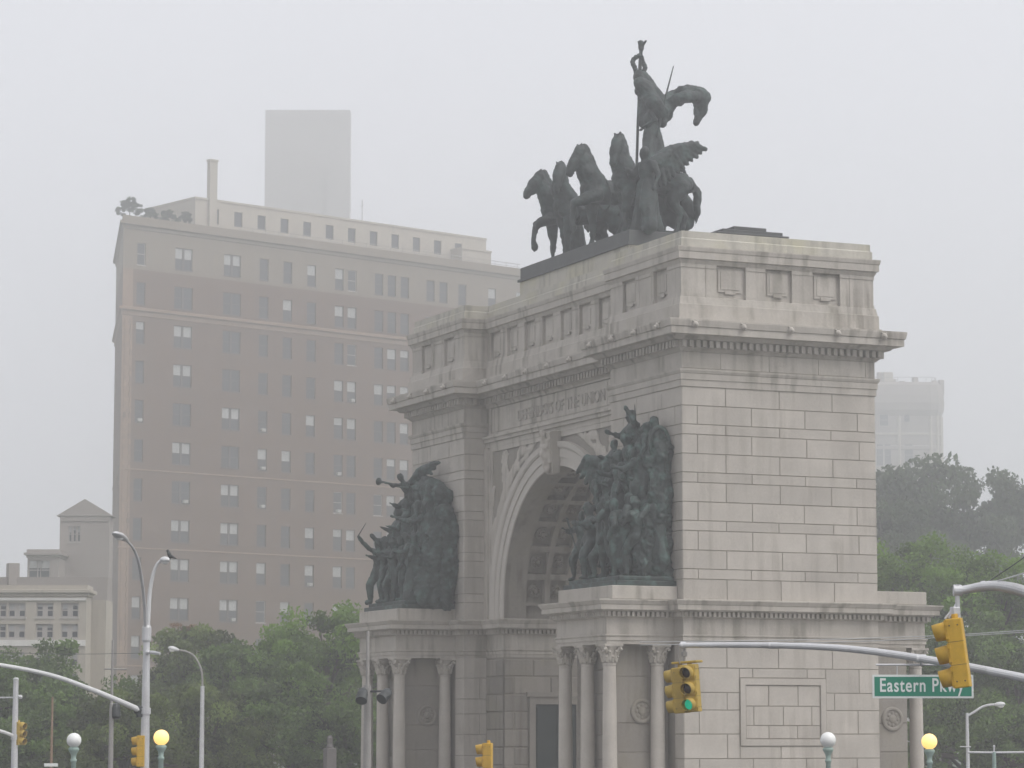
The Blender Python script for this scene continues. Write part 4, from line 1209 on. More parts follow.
for (ci, r, s, z, l, w) in wins:
    lit = random.random()
    i = random.choice((2, 3, 2, 3, 3, 2, 0, 1)) if ci in (1, 2) else random.choice((0, 0, 0, 0, 0, 1, 1, 1, 2, 3, 4, 5, 6, 2))
    if r > 11: continue
    if nmade < 98:
        add_window(tower, bmatrix(A2, e_, n_, s, z), wmesh(l, w, i)); nmade += 1
    else:
        rest.append((bmatrix(A2, e_, n_, s, z), wmesh(l, w, i)))
for s0, s1, c, d in wh:
    rest.append((bmatrix(A2, ew, nw, (s0 + s1) / 2, c), wmesh(1, 1.4, 0)))
def merge(name, items, mats, parent):
    out = MB()
    for M, meshes in items:
        for k_, me in enumerate(meshes):
            for p in me.polygons:
                pass
            mi = [0] * len(me.polygons); me.polygons.foreach_get('material_index', mi)
            b_ = len(out.v)
            out.v += [tuple(M @ v.co) for v in me.vertices]
            for p, q in zip(me.polygons, mi):
                out.f.append([b_ + i for i in p.vertices]); mt_ = me.materials[q]
                out.m.append(mats.index(mt_)); out.t.append(0)
    return out.build(name, mats, parent, recalc=False)
o = merge('windows', rest, [FRAMEM, FRAMED, GLASS, BLIND], tower); o['kind'] = 'stuff'
# penthouse storeys set back from the parapet
def on_plane_back(u, v, back):
    return on_facade(u, v, A2 - n_ * back, n_)
def block(u0, u1, vtop, back, deep, zlow, mt, name, parent, wins_=None):
    s0 = on_plane_back(u0, 300, back)[0]; s1 = on_plane_back(u1, 300, back)[0]
    zt = on_plane_back((u0 * 3 + u1) / 4, vtop, back)[1]
    a = A2 - n_ * back + e_ * s0
    M = Matrix(((e_.x, n_.x, 0, a.x), (e_.y, n_.y, 0, a.y), (0, 0, 1, 0), (0, 0, 0, 1)))
    q = MB(); L_ = s1 - s0
    hol = wins_(L_, zt) if wins_ else []
    facade_grid(q, a, e_, n_, L_, zlow, zt, hol, .25)
    q.add([M @ Vector(p) for p in ((0, 0, zlow), (0, -deep, zlow), (0, -deep, zt), (0, 0, zt))], [(0, 1, 2, 3)])
    q.add([M @ Vector(p) for p in ((L_, 0, zlow), (L_, -deep, zlow), (L_, -deep, zt), (L_, 0, zt))], [(0, 1, 2, 3)])
    q.add([M @ Vector(p) for p in ((0, -deep, zlow), (L_, -deep, zlow), (L_, -deep, zt), (0, -deep, zt))], [(0, 1, 2, 3)])
    q.add([M @ Vector(p) for p in ((0, 0, zt), (L_, 0, zt), (L_, -deep, zt), (0, -deep, zt))], [(0, 1, 2, 3)])
    q.box(-.12, L_ + .12, -deep - .12, .12, zt + .004, zt + .35, 0, 0, M)
    for (x0, x1, za, zb) in hol: q.box(x0 - .02, x1 + .02, -.3, -.26, za, zb, 1, 0, M)
    return q.build(name, [mt, GLASS], parent, recalc=False), a, M, zt
def ph_w(L_, zt):
    return [(x, x + 1.6, zt - 3.6, zt - 1.2) for x in np.arange(3.0, L_ - 3, 4.6)]
po, pa, pM, pzt = block(194, 486, 213 - 4, 9, 14, zroof - 1, CREAM, 'penthouse', tower, ph_w)

block(208.5, 216, 161, 8.5, .8, zroof, CREAM, 'chimney', tower)
block(462, 491, 250, 6, 5, zroof - 1, CREAM, 'bulkhead', tower)
rlg = MB()
for u0, u1, v, bk_ in ((240, 330, 232, 2.0), (330, 520, 248, 1.5)):
    sA, _ = on_plane_back(u0, v, bk_); sB, _ = on_plane_back(u1, v, bk_); zz = zroof + 1.6
    a = A2 - n_ * bk_
    P_ = lambda s, z: Vector((a.x + e_.x * s, a.y + e_.y * s, z))
    rlg.tube([P_(sA, zz), P_(sB, zz)], .05, 5); rlg.tube([P_(sA, zz - .5), P_(sB, zz - .5)], .035, 5)
    for s in np.arange(sA, sB, 2.5): rlg.tube([P_(s, zroof - 1), P_(s, zz)], .04, 5)
rlg.build('roof_railing', [STEELD], tower)
s_, _ = on_plane_back(364, 210, 9)
a = A2 - n_ * 9.5 + e_ * s_
an = MB(); an.tube([(a.x, a.y, pzt), (a.x, a.y, pzt + 4)], .06, 6); an.tube([(a.x - .8, a.y, pzt + 3), (a.x + .8, a.y, pzt + 3)], .04, 5)
an.build('antenna', [STEELD], tower)

# air conditioners in the windows
acm = MB(); acm.bev(-.36, .36, 0, .55, 0, .46, .03)
for kx in range(6): acm.box(-.30, .30, .551, .556, .05 + .065 * kx, .08 + .065 * kx, 1)
ac_me = acm.mesh('air_conditioner', [ACM, STEELD])
for ci, r in ((0, 4), (1, 6), (3, 4), (3, 5), (3, 6), (6, 5), (6, 6), (5, 8), (2, 9), (7, 3), (11, 2)):
    cand = [q for q in wins if q[0] == ci and q[1] == r]
    if not cand: continue
    _, _, s, z, l, w = cand[0]
    o = link('air_conditioner', ac_me); o.matrix_basis = bmatrix(A2, e_, n_, s + (w * .22 if l == 2 else 0), z + .1, .1)
    tag(o, 'small white air conditioner jutting from a window of the brick tower', 'air conditioner', 'air conditioners in the brick tower windows')

# ------------------------------------------------------------------ other buildings
def simple_block(parent, name, u0, u1, D_, vtop, mt, deep=14, skew=0.0, cols_=(), rows_=(), ww=1.3, wh_=1.9, lights=1, vis=True, cornice=True, fm=None):
    """street front facing the camera between two columns of the picture, with real window openings"""
    Pa = v2(at(u0, 737, D_)); Pb = v2(at(u1, 737, D_ * (1 + skew)))
    e = (Pb - Pa); ln = e.length; e.normalize(); n = Vector((e.y, -e.x))
    if n.dot(v2(CAM) - Pa) < 0: n = -n
    zt = at((u0 + u1) / 2, vtop, D_ * (1 + skew / 2)).z
    hs2 = []
    def par(u):
        d = ray(u, 600); t = (Pa - v2(CAM)).dot(n) / v2(d).dot(n); q = CAM + d * t
        return (v2(q) - Pa).dot(e)
    for u in cols_:
        for v in rows_:
            s = par(u); z = at(u, v, D_ * (1 + skew * (u - u0) / max(1, (u1 - u0)))).z
            if s - ww / 2 < .1 or s + ww / 2 > ln - .1 or z + wh_ / 2 > zt - .2: continue
            hs2.append((s - ww / 2, s + ww / 2, z - wh_ / 2, z + wh_ / 2))
    q = MB()
    facade_grid(q, Pa, e, n, ln, 0, zt, hs2, .25)
    M = Matrix(((e.x, n.x, 0, Pa.x), (e.y, n.y, 0, Pa.y), (0, 0, 1, 0), (0, 0, 0, 1)))
    for pts_ in (((0, 0, 0), (0, -deep, 0), (0, -deep, zt), (0, 0, zt)), ((ln, 0, 0), (ln, -deep, 0), (ln, -deep, zt), (ln, 0, zt)), ((0, -deep, 0), (ln, -deep, 0), (ln, -deep, zt), (0, -deep, zt)), ((0, 0, zt), (ln, 0, zt), (ln, -deep, zt), (0, -deep, zt))):
        q.add([M @ Vector(p) for p in pts_], [(0, 1, 2, 3)])
    q.box(.3, ln - .3, -.6, -.45, .2, zt - .2, 1, 0, M)
    o = q.build(name, [mt, DARKMETAL], parent, recalc=False)
    if cornice:
        c = MB(); poly = [tuple(Pa), tuple(Pa + e * ln), tuple(Pa + e * ln - n * deep), tuple(Pa - n * deep)]
        sweep(c, poly, [(0.02, zt - .55), (.12, zt - .5), (.12, zt - .3), (.38, zt - .22), (.38, zt + .02), (.1, zt + .06), (.1, zt + .4), (-.2, zt + .4)])
        c.build('cornice', [mt], o)
    mk = [window_mesh(ww, wh_, lights, bl, fm) for bl in ((.25, .25), (.5, .5), (.4, .2))]
    for (a_, b_, c_, d_) in hs2:
        add_window(parent, bmatrix(Pa, e, n, (a_ + b_) / 2, c_), random.choice(mk))
    return Pa, e, n, ln, zt, M
# cream apartment house at the far left
lb = thing('cream_apartment_house', 'cream low apartment house with paired windows at the left edge behind the trees', 'building', tuple(at(50, 737, 240)[:2]) + (0,))
Pa, e, n, ln, zt, M = simple_block(lb, 'wall', -60, 84, 240, 590, CREAM, 3, .0, (-30, -2, 17, 45, 70), (610, 631, 659, 681), 1.42, 1.15, 2)
c = MB()
c.box(0, ln - .01, .0, .18, at(20, 646, 240).z, at(20, 640, 240).z, 0, 0, M); c.box(0, ln - .01, .0, .14, at(20, 600.5, 240).z, at(20, 598, 240).z, 0, 0, M)
c.build('string_course', [PALE], lb)
Pa, e, n, ln, zt, M = simple_block(lb, 'rear_wing', -60, 105, 262, 577, GREYB, 3, .0, (), (), cornice=False)
Pa, e, n, ln, zt, M = simple_block(lb, 'side_wing', 84.5, 104, 243, 600, CREAM, 4, .0, (93,), (668,), 1.9, 2.6, 1, cornice=False)
ch2 = MB(); p = at(3, 572, 262); ch2.bev(p.x - .5, p.x + .5, p.y - 1.4, p.y - .4, p.z - 3, p.z + .8, .05); ch2.build('chimney', [GREYB], lb)
# gabled tower behind it
gt = thing('gabled_stone_tower', 'grey stone tower with low gabled roof rising behind the cream apartment house', 'building', tuple(at(82, 737, 330)[:2]) + (0,))
Pa, e, n, ln, zt, M = simple_block(gt, 'wall', 56, 106, 330, 516, GREYB, 3, .0, (69, 73.3, 77.6), (534,), .40, 1.8, 1, cornice=False)
g = MB(); hgt = (516 - 499) / 2926 * 330
zr = zt
g.add([M @ Vector(p) for p in ((-.4, .25, zr), (ln + .4, .25, zr), (ln / 2, .25, zr + hgt), (-.4, -3.2, zr), (ln + .4, -3.2, zr), (ln / 2, -3.2, zr + hgt))], [(0, 1, 2), (3, 5, 4), (0, 2, 5, 3), (1, 4, 5, 2), (0, 3, 4, 1)])
g.build('roof', [GREYB], gt)
w = MB(); w.box(.1, ln - .1, 0, .12, zr - .6, zr - .02, 0, 0, M); w.build('string_course', [GREYB], gt)
Pa, e, n, ln, zt, M = simple_block(gt, 'lower_wing', 24, 55.5, 325, 553, GREYB, 12, .0, (34, 43), (570,), 1.4, 2.2, 1, cornice=True)
# faint slab block far behind the brick tower
fbk = thing('distant_tower_block', 'faint tall slab almost lost in the fog above the brick tower penthouse', 'building', tuple(at(303, 737, 700)[:2]) + (0,))
Pa, e, n, ln, zt, M = simple_block(fbk, 'wall', 259, 346, 700, 110, SLABM, 5, 0.0, (), (), 1.2, 1.8, 1, cornice=False)
c = MB(); c.box(ln * .72, ln, -.01, .25, 0, zt - 15, 0, 0, M); c.build('side_bay', [SLABM], fbk)
# fogged tower on the right
rt = thing('fogged_corner_tower', 'pale fogged stone tower with a swollen rounded top floor behind the right-hand trees', 'building', tuple(at(900, 737, 820)[:2]) + (0,))
cT = at(898, 737, 820)
zT = lambda v: at(898, v, 813).z
half = 45 / FPX * 813
ring = []
for k in range(20):
    t = 2 * math.pi * k / 20
    sgx = abs(math.cos(t)) ** .30 * (1 if math.cos(t) >= 0 else -1); sgy = abs(math.sin(t)) ** .30 * (1 if math.sin(t) >= 0 else -1)
    q = v2(RGT) * (sgx * half) + v2(FWD) * (sgy * half)
    ring.append((cT.x + q.x, cT.y + q.y))
q = MB(); sweep(q, ring, [(0, 0), (0, zT(452)), (.25, zT(451)), (.25, zT(448)), (0, zT(447)), (0, zT(418))]); q.build('wall', [GREYB], rt)
q = MB(); sweep(q, ring, [(0.02, zT(418)), (.7, zT(412)), (.95, zT(405)), (.7, zT(397)), (.1, zT(387)), (-.6, zT(384)), (-.6, zT(386.5))]); q.build('swollen_cornice', [GREYB], rt)
def on_plane_pt(u, v, d_): return at(u, v, d_)
for u, v, w_, h_ in ((884, 420, 9, 12), (907, 417, 6, 10), (884, 455, 15, 22), (909, 455, 9, 22), (884, 490, 15, 20), (909, 490, 9, 20)):
    me = window_mesh(w_ / FPX * 813, h_ / FPX * 813, 2 if w_ > 10 else 1, (0, 0))
    o_ = at(u, v + h_ / 2, 820 - half - .12)
    e2 = v2(RGT); n2 = -v2(FWD)
    Mx = Matrix(((e2.x, n2.x, 0, o_.x), (e2.y, n2.y, 0, o_.y), (0, 0, 1, o_.z), (0, 0, 0, 1)))
    add_window(rt, Mx, me)
q = MB()
for v_ in (436, 470, 505):
    sweep(q, ring, [(0.01, zT(v_ + 1.2)), (.3, zT(v_ + .8)), (.3, zT(v_ - .8)), (.01, zT(v_ - 1.2))])
for k in range(20):
    a_ = Vector(ring[k]); q.tube([(a_.x, a_.y, 2), (a_.x, a_.y, zT(418))], .45, 6)
q.build('masonry_ribs', [CREAM], rt)
for u_, h_ in ((880, 13), (893, 6), (902, 4), (915, 8), (941, 5)):
    q = MB(); p = at(u_, 385, 820 + 4); q.bev(p.x - .7, p.x + .7, p.y - .7, p.y + .7, p.z - 3, p.z + h_ / FPX * 820, .1); q.build('roof_chimney', [GREYB], rt)
q = MB()
p = at(886, 384, 820); q.bev(p.x - 1.5, p.x + 1.5, p.y - 1.5, p.y + 1.5, p.z - 2, p.z + 3.2, .1); q.build('roof_bulkhead', [CREAM], rt); p = at(934, 384, 820); q = MB(); q.bev(p.x - .6, p.x + .6, p.y - .6, p.y + .6, p.z - 2, p.z + 1.0, .1); q.build('roof_turret', [CREAM], rt)
q = MB()
for k in range(20):
    a_, b_ = ring[k], ring[(k + 1) % 20]
    cc_ = Vector((cT.x, cT.y))
    A_ = cc_ + (Vector(a_) - cc_) * .9; B_ = cc_ + (Vector(b_) - cc_) * .9
    q.tube([(A_.x, A_.y, zT(379)), (B_.x, B_.y, zT(379))], .08, 5); q.tube([(A_.x, A_.y, zT(387)), (A_.x, A_.y, zT(379))], .06, 5)
q.build('roof_railing', [STEELD], rt)
# low red brick kiosk at the right edge
kp = at(1016, 737, 170)
kr = thing('red_brick_kiosk', 'small dull red brick hut low at the right edge below the trees', 'hut', (kp.x, kp.y, 0))
kz = at(1016, 757, 170).z
km = Matrix.Translation((kp.x, kp.y, 0)) @ Matrix.Rotation(math.atan2(RGT.y, RGT.x), 4, 'Z')
q = MB(); q.bev(-1.3, 3.5, -1.5, 1.5, 0, kz - .25, .04, 0, 0, km); q.build('wall', [REDB], kr)
q = MB(); q.bev(-1.5, 3.7, -1.7, 1.7, kz - .25, kz, .05, 0, 0, km); q.build('roof', [REDB], kr)

# ================================================================== TREES
def crown_mesh(name, mt, R=(5, 5, 4.2), nclump=70, nleaf=260, size=.30, droop=0.1, seed=0, hole=.25, spread=.95):
    r = np.random.default_rng(seed)
    # clumps through the crown volume, denser at the shell, with lobes
    lob = r.normal(size=(9, 3)); lob /= np.linalg.norm(lob, axis=1)[:, None]
    d = r.normal(size=(nclump, 3)); d /= np.linalg.norm(d, axis=1)[:, None]
    d[:, 2] = np.where(d[:, 2] < -.55, -d[:, 2] * .5, d[:, 2])
    rad = r.uniform(.40, 1.15, nclump) ** .6
    bulge = 1 + .28 * (np.max(d @ lob.T, axis=1) - .75)
    C = d * (rad * bulge)[:, None] * np.array(R)
    V = []; T = []
    for c in C:
        cr = r.uniform(.75, 1.5) * R[0] / 5
        k = int(nleaf * r.uniform(.5, 1.4))
        p = r.normal(size=(k, 3)); p /= np.linalg.norm(p, axis=1)[:, None]
        p *= (r.uniform(0, 1, k) ** .45)[:, None] * np.array([cr, cr, cr * .72]) * spread
        p = c + p
        a = r.normal(size=(k, 3)); a[:, 2] -= droop; a /= np.linalg.norm(a, axis=1)[:, None]
        b = r.normal(size=(k, 3)); b -= a * np.sum(a * b, axis=1)[:, None]; b /= np.linalg.norm(b, axis=1)[:, None]
        s = size * r.uniform(.65, 1.35) * r.uniform(.6, 1.35, k)[:, None]
        q = np.stack([p - a * s * .5, p + b * s * .30, p + a * s * .62, p - b * s * .30], 1)
        V.append(q); T.append(np.full(k, r.normal(0, .30)) + r.normal(0, .16, k))
    V = np.concatenate(V); T = np.concatenate(T); n = len(V)
    me = bpy.data.meshes.new(name)
    me.vertices.add(4 * n); me.vertices.foreach_set('co', V.reshape(-1).astype(np.float32))
    me.loops.add(4 * n); me.loops.foreach_set('vertex_index', np.arange(4 * n, dtype=np.int32))
    me.polygons.add(n); me.polygons.foreach_set('loop_start', np.arange(0, 4 * n, 4, dtype=np.int32)); me.polygons.foreach_set('loop_total', np.full(n, 4, np.int32))
    at_ = me.attributes.new('tone', 'FLOAT', 'FACE'); at_.data.foreach_set('value', T.astype(np.float32))
    me.materials.append(mt); me.update(); me.validate()
    return me, C
def trunk_mesh(name, C, H, seed=0):
    rr = random.Random(seed)
    q = MB()
    q.tube([(0, 0, 0), (.05, 0, H * .35), (.1, .05, H * .75), (.1, .1, H)], [.42, .32, .26, .18], 10)
    idx = list(range(len(C))); rr.shuffle(idx)
    for i in idx[:12]:
        c = Vector(C[i]) + Vector((0, 0, H))
        b = Vector((.08, .05, H * rr.uniform(.55, .95)))
        m_ = b.lerp(c, .5) + Vector((0, 0, .5))
        q.tube([b, m_, c], [.16, .09, .03], 6)
    return q.mesh(name, [BARK], True)
TK = {}
def tree_kind(key, mt, seed, **kw):
    me, C = crown_mesh('crown', mt, seed=seed, **kw)
    TK[key] = (me, C)
tree_kind('mid', LEAF_MID, 1, R=(5, 5, 4.6), nclump=90, nleaf=230, size=.30)
tree_kind('bright', LEAF_BRIGHT, 2, R=(5, 5, 4.2), nclump=90, nleaf=230, size=.28)
tree_kind('olive', LEAF_OLIVE, 3, R=(5, 5, 4.4), nclump=85, nleaf=230, size=.30)
tree_kind('dark', LEAF_DARK, 4, R=(5.2, 5.2, 4.6), nclump=75, nleaf=260, size=.34, droop=.6)
tree_kind('mid2', LEAF_MID, 5, R=(5.4, 5, 4.4), nclump=85, nleaf=230, size=.30)
tree_kind('rust', LEAF_RUST, 6, R=(5, 5, 4.2), nclump=45, nleaf=200, size=.34)
def tree(name, u, vtop, D_, rpx, kind, label, group=None, rz=0.0, squash=1.0):
    """crown top at row vtop, crown radius rpx pixels wide at distance D_"""
    me, C = TK[kind]
    p = at(u, vtop, D_)
    sc = rpx / FPX * D_ / 5.2
    hz = 4.7 * sc * squash
    zc = p.z - hz
    t = thing(name, label, 'tree', (p.x, p.y, 0), rz, group)
    H = max(2.0, zc)
    tr = link('trunk', trunk_mesh('trunk', [(c[0] * sc, c[1] * sc, c[2] * sc * squash) for c in C], H, int(u)), t); tr.matrix_parent_inverse = Matrix.Identity(4)
    cr = link('crown', me, t); cr.matrix_parent_inverse = Matrix.Identity(4)
    cr.location = (0, 0, zc); cr.scale = (sc, sc, sc * squash)
    return t
LTG = 'trees left of the arch'
RTG = 'trees right of the arch'
for a in [
    ('leafy_tree', 18, 640, 175, 82, 'mid2', 'dull green broad tree at the left edge below the cream apartment house', .3, 1.0),
    ('leafy_tree', -30, 648, 160, 70, 'mid', 'dull green tree cut by the left edge of the picture', 1.2, 1.0),
    ('leafy_tree', 72, 674, 165, 78, 'mid', 'lower green tree between the white globe lamp and the thin pole', 2.2, 1.0),
    ('leafy_tree', 125, 698, 150, 70, 'olive', 'low olive green tree behind the tall double street lamp', 4.2, 1.0),
    ('leafy_tree', 196, 632, 190, 66, 'olive', 'olive green tree behind the small grey street lamp', .9, 1.0),
    ('leafy_tree', 250, 637, 182, 68, 'mid', 'green tree before the brick tower, between the olive tree and the tallest one', 3.3, 1.0),
    ('leafy_tree', 186, 624, 205, 26, 'rust', 'tree top with rusty brown leaves against the brick tower', .4, .7),
    ('leafy_tree', 328, 602, 185, 78, 'bright', 'tallest fresh green tree just left of the arch', 1.9, 1.05),
    ('leafy_tree', 290, 664, 168, 80, 'mid2', 'darker low tree in front of the tallest green tree', 5.0, 1.0),
    ('leafy_tree', 372, 636, 205, 66, 'mid', 'green tree half hidden behind the left columns of the arch', 2.8, 1.0),
    ('leafy_tree', 205, 690, 160, 76, 'olive', 'low olive tree behind the foot of the small grey street lamp', 2.5, 1.0),
    ('leafy_tree', 345, 694, 165, 70, 'mid', 'low dark green tree beside the floodlight pole', 3.9, 1.0),
    ('leafy_tree', 30, 705, 152, 70, 'mid2', 'low green tree behind the slim signal pole at the far left', 5.9, 1.0)]:
    tree(a[0], a[1], a[2], a[3], a[4], a[5], a[6], LTG, a[7], a[8])
for a in [
    ('leafy_tree', 935, 472, 330, 88, 'dark', 'tall dark tree with ragged top rising in the fog right of the arch', .5, 1.1),
    ('leafy_tree', 1004, 484, 340, 66, 'dark', 'second tall dark tree, cut by the right edge, beside the ragged-topped one', 2.6, 1.15),
    ('leafy_tree', 885, 512, 300, 62, 'dark', 'dark tree close behind the right edge of the arch', 4.4, 1.0),
    ('leafy_tree', 915, 534, 190, 74, 'bright', 'bright yellow-green tree right behind the arch above the street sign', 1.4, 1.0),
    ('leafy_tree', 988, 550, 185, 78, 'bright', 'bright green tree behind the bent mast arm at the right', 3.0, 1.0),
    ('leafy_tree', 1045, 570, 190, 74, 'mid', 'mid green tree cut by the right edge behind the mast arm', 5.5, 1.0),
    ('leafy_tree', 945, 612, 178, 84, 'mid2', 'green tree behind the large yellow signal', .2, 1.0),
    ('leafy_tree', 1018, 626, 172, 78, 'mid', 'dark green tree behind the small curved street lamp at the right', 2.0, 1.0),
    ('leafy_tree', 968, 682, 165, 80, 'mid2', 'low shaded tree behind the lit globe lamp at the right', 3.7, 1.0),
    ('leafy_tree', 1030, 700, 160, 66, 'mid', 'low shaded tree at the right edge behind the crossbar post', 1.1, 1.0)]:
    tree(a[0], a[1], a[2], a[3], a[4], a[5], a[6], RTG, a[7], a[8])
# shrubs on the tower's roof terrace
for u, v, r_ in ((131, 199, 9), (152, 209, 7), (170, 211, 7), (186, 213, 6)):
    s, z = on_plane_back(u, v, 1.5)
    a = A2 - n_ * 1.8 + e_ * s
    sc = r_ * 1.3 / FPX * D0 / 5.2
    o = thing('terrace_shrub', 'dark shrub in the roof garden along the corner of the brick tower', 'shrub', (a.x, a.y, zroof - 1), u, 'shrubs of the roof garden')
    cr = link('foliage', TK['dark'][0], o); cr.matrix_parent_inverse = Matrix.Identity(4); cr.location = (0, 0, max(.8, z - 4.5 * sc - zroof + 1)); cr.scale = (sc, sc, sc)
    st = MB(); st.tube([(0, 0, 0), (0, 0, cr.location.z)], [.12, .06], 6); k = st.build('stem', [BARK], o); k.matrix_parent_inverse = Matrix.Identity(4)

# ================================================================== STREET FURNITURE
def axis_frame(loc, face, tilt_axis=None, tilt=0):
    """local +Y faces `face` (horizontal), Z up"""
    f = Vector((face[0], face[1], 0)).normalized(); x = Vector((f.y, -f.x, 0))
    M = Matrix(((x.x, f.x, 0, 0), (x.y, f.y, 0, 0), (0, 0, 1, 0), (0, 0, 0, 1)))
    if tilt_axis is not None: M = Matrix.Rotation(RAD(tilt), 4, Vector(tilt_axis)) @ M
    return Matrix.Translation(Vector(loc)) @ M
def signal_head(parent, M, yel, lit=None, hgt=1.0):
    """three-section head hanging down from the origin; child visors and lenses"""
    h = MB()
    s = hgt / 3
    h.bev(-.17, .17, -.24, 0, -hgt, 0, .018, 0, 0, M)
    for k in range(3):
        h.bev(-.155, .155, -.002, .02, -s * (k + 1) + .015, -s * k - .015, .008, 0, 0, M)
    h.lathe([(.05, 0), (.05, .06), (.03, .07)], (0, -.14, 0), (0, 0, 1), 10, 0, 0, M)
    for k in range(3):
        for zz in (-s * k - .07, -s * (k + 1) + .07):
            for xx in (-.171, .171): h.box(xx - .012, xx + .012, -.035, .012, zz - .022, zz + .022, 0, 0, M)
        h.box(-.1725, .1725, -.238, -.01, -s * k - .0025, -s * k + .0025, 1, 0, M) if k else None
    for yy in (-.06, -.18):
        for zz in (-.10, -hgt + .10):
            for xx in (-.172, .172): h.ball((xx, yy, zz), .012, 6, 1, 0, (1, 1, 1), M)
    hd = h.build('signal_head', [yel, DARKMETAL], parent)
    for k in range(3):
        zc = -s * (k + .5)
        v = MB(); r = .142; seg = 24
        out = []; inn_ = []
        rings = []
        for rr, off in ((r, 0.0), (r, 1.0), (r - .008, 1.0), (r - .008, 0.0)):
            ring = []
            for q in range(seg + 1):
                t = RAD(-70) + RAD(320) * q / seg
                cut = .15 + .05 * (.5 + .5 * math.sin(t))
                ring.append((rr * (1 - .07 * off) * math.cos(t), .018 + off * cut, zc + rr * (1 - .07 * off) * math.sin(t) - .10 * off * cut))
            rings.append(ring)
        rings.append(rings[0])
        v.loft(rings, 0, 0, False, False, False, M)
        v.build('visor', [yel], hd, True)
        l = MB()
        l.lathe([(.112, .021), (.10, .04), (.06, .055), (0, .06)], (0, 0, zc), (0, 1, 0), 20, 0, 0, M)
        l.build('lens', [LENS_ON if lit == k else LENS_OFF], hd, True)
    return hd

LFT = -RGT
# ---- tall double-arm street lamp on the left with mast arm
DL = 95.0
L_ = lambda u, v, d=DL: at(u, v, d)
pb_ = L_(149.5, 768); sp = thing('double_street_lamp', 'tall grey steel pole carrying two curved street lamps and a mast arm to the left', 'street lamp', (L_(149.5, 768).x, L_(149.5, 768).y, 0))
q = MB(); bx = L_(146.7, 634)
q.tube([(bx.x, bx.y, 0), (bx.x, bx.y, .9), (bx.x, bx.y, 1.0), (bx.x, bx.y, 4.0), (bx.x, bx.y, bx.z)], [.22, .22, .15, .14, .105], 14)
q.build('pole', [STEEL], sp)
q = MB(); q.lathe([(.13, -.25), (.15, -.2), (.15, .2), (.12, .28), (.0, .3)], bx, (0, 0, 1), 14); q.lathe([(.17, -.1), (.17, .1)], (bx.x, bx.y, L_(146, 711).z), (0, 0, 1), 14); q.build('collar', [STEEL], sp)
def smooth_path(P, n=6):
    P = [Vector(p) for p in P]; out = []
    for i in range(len(P) - 1):
        p0 = P[max(0, i - 1)]; p1 = P[i]; p2 = P[i + 1]; p3 = P[min(len(P) - 1, i + 2)]
        for k in range(n):
            t = k / n
            out.append(.5 * ((2 * p1) + (p2 - p0) * t + (2 * p0 - 5 * p1 + 4 * p2 - p3) * t * t + (3 * p1 - p0 - 3 * p2 + p3) * t ** 3))
    out.append(P[-1]); return out
q = MB(); P = smooth_path([L_(147.6, 632), L_(148.6, 610), L_(150.2, 590), L_(153.5, 573), L_(158, 563), L_(163, 560.2)])
q.tube(P, [.075 - .03 * i / len(P) for i in range(len(P))], 10); q.build('lamp_arm', [PALEPAINT], sp)
def lamp_head(parent, p, d, mt, ln=.75, name='lamp_head'):
    d = Vector(d).normalized(); side = Vector((d.y, -d.x, 0)).normalized()
    up = side.cross(d); 
    if up.z < 0: up = -up
    q = MB(); rings = []
    for t, w, hh in ((0, .05, .05), (.12, .09, .07), (.3, .13, .10), (.6, .17, .12), (.85, .14, .09), (1.0, .05, .03)):
        rings.append([Vector(p) + d * (t * ln) + side * (w * math.cos(a)) + up * (hh * math.sin(a) * (1 if math.sin(a) > 0 else .75)) for a in [2 * math.pi * k / 14 for k in range(14)]])
    q.loft(rings); o = q.build(name, [mt], parent, True)
    l = MB(); c = Vector(p) + d * (.6 * ln) - up * .06
    l.ball(c, .13, 10, sc=(1, 1, .6)); l.build('lamp_lens', [GLOBE_OFF], o, True)
    return o
hR = L_(161.8, 560.3); lamp_head(sp, hR, L_(175, 559.5, 94) - hR, PALEPAINT, .48)
q = MB(); P = smooth_path([L_(145.6, 632), L_(144.8, 608, 94.6), L_(142.5, 585, 94), L_(138.5, 562, 93.2), L_(133, 548, 92.6), L_(126, 540, 92)])
q.tube(P, [.06 - .022 * i / len(P) for i in range(len(P))], 10); q.build('lamp_arm', [STEEL], sp)
hL = L_(127.5, 541, 92.2); lamp_head(sp, hL, L_(111, 531, 90.6) - hL, STEEL, 1.35)
q = MB(); P = smooth_path([L_(141, 711), L_(125, 703.5, 94.7), L_(90, 689, 94.3), L_(50, 675, 93.8), L_(0, 665, 93), L_(-60, 657, 92.5)])
q.tube(P, [.10 - .045 * i / len(P) for i in range(len(P))], 10)
q.build('mast_arm', [PALEPAINT], sp)
q = MB(); a = L_(140.5, 711); q.tube([L_(136.5, 709), L_(141.5, 712)], .15, 10); q.bev(a.x - .12, a.x + .12, a.y - .12, a.y + .12, a.z - .2, a.z + .15, .03); q.tube([a, (bx.x, bx.y, a.z)], .10, 8); q.build('arm_clamp', [DARKMETAL], sp)
q = MB(); a = L_(148, 652.3); q.tube([L_(147.5, 652), L_(154, 652.6, 94.5), L_(160, 653.5, 94)], [.05, .06, .04], 8); q.ball(L_(147.3, 652.3, 94.8), .09, 8); q.build('sensor_arm', [STEEL], sp)
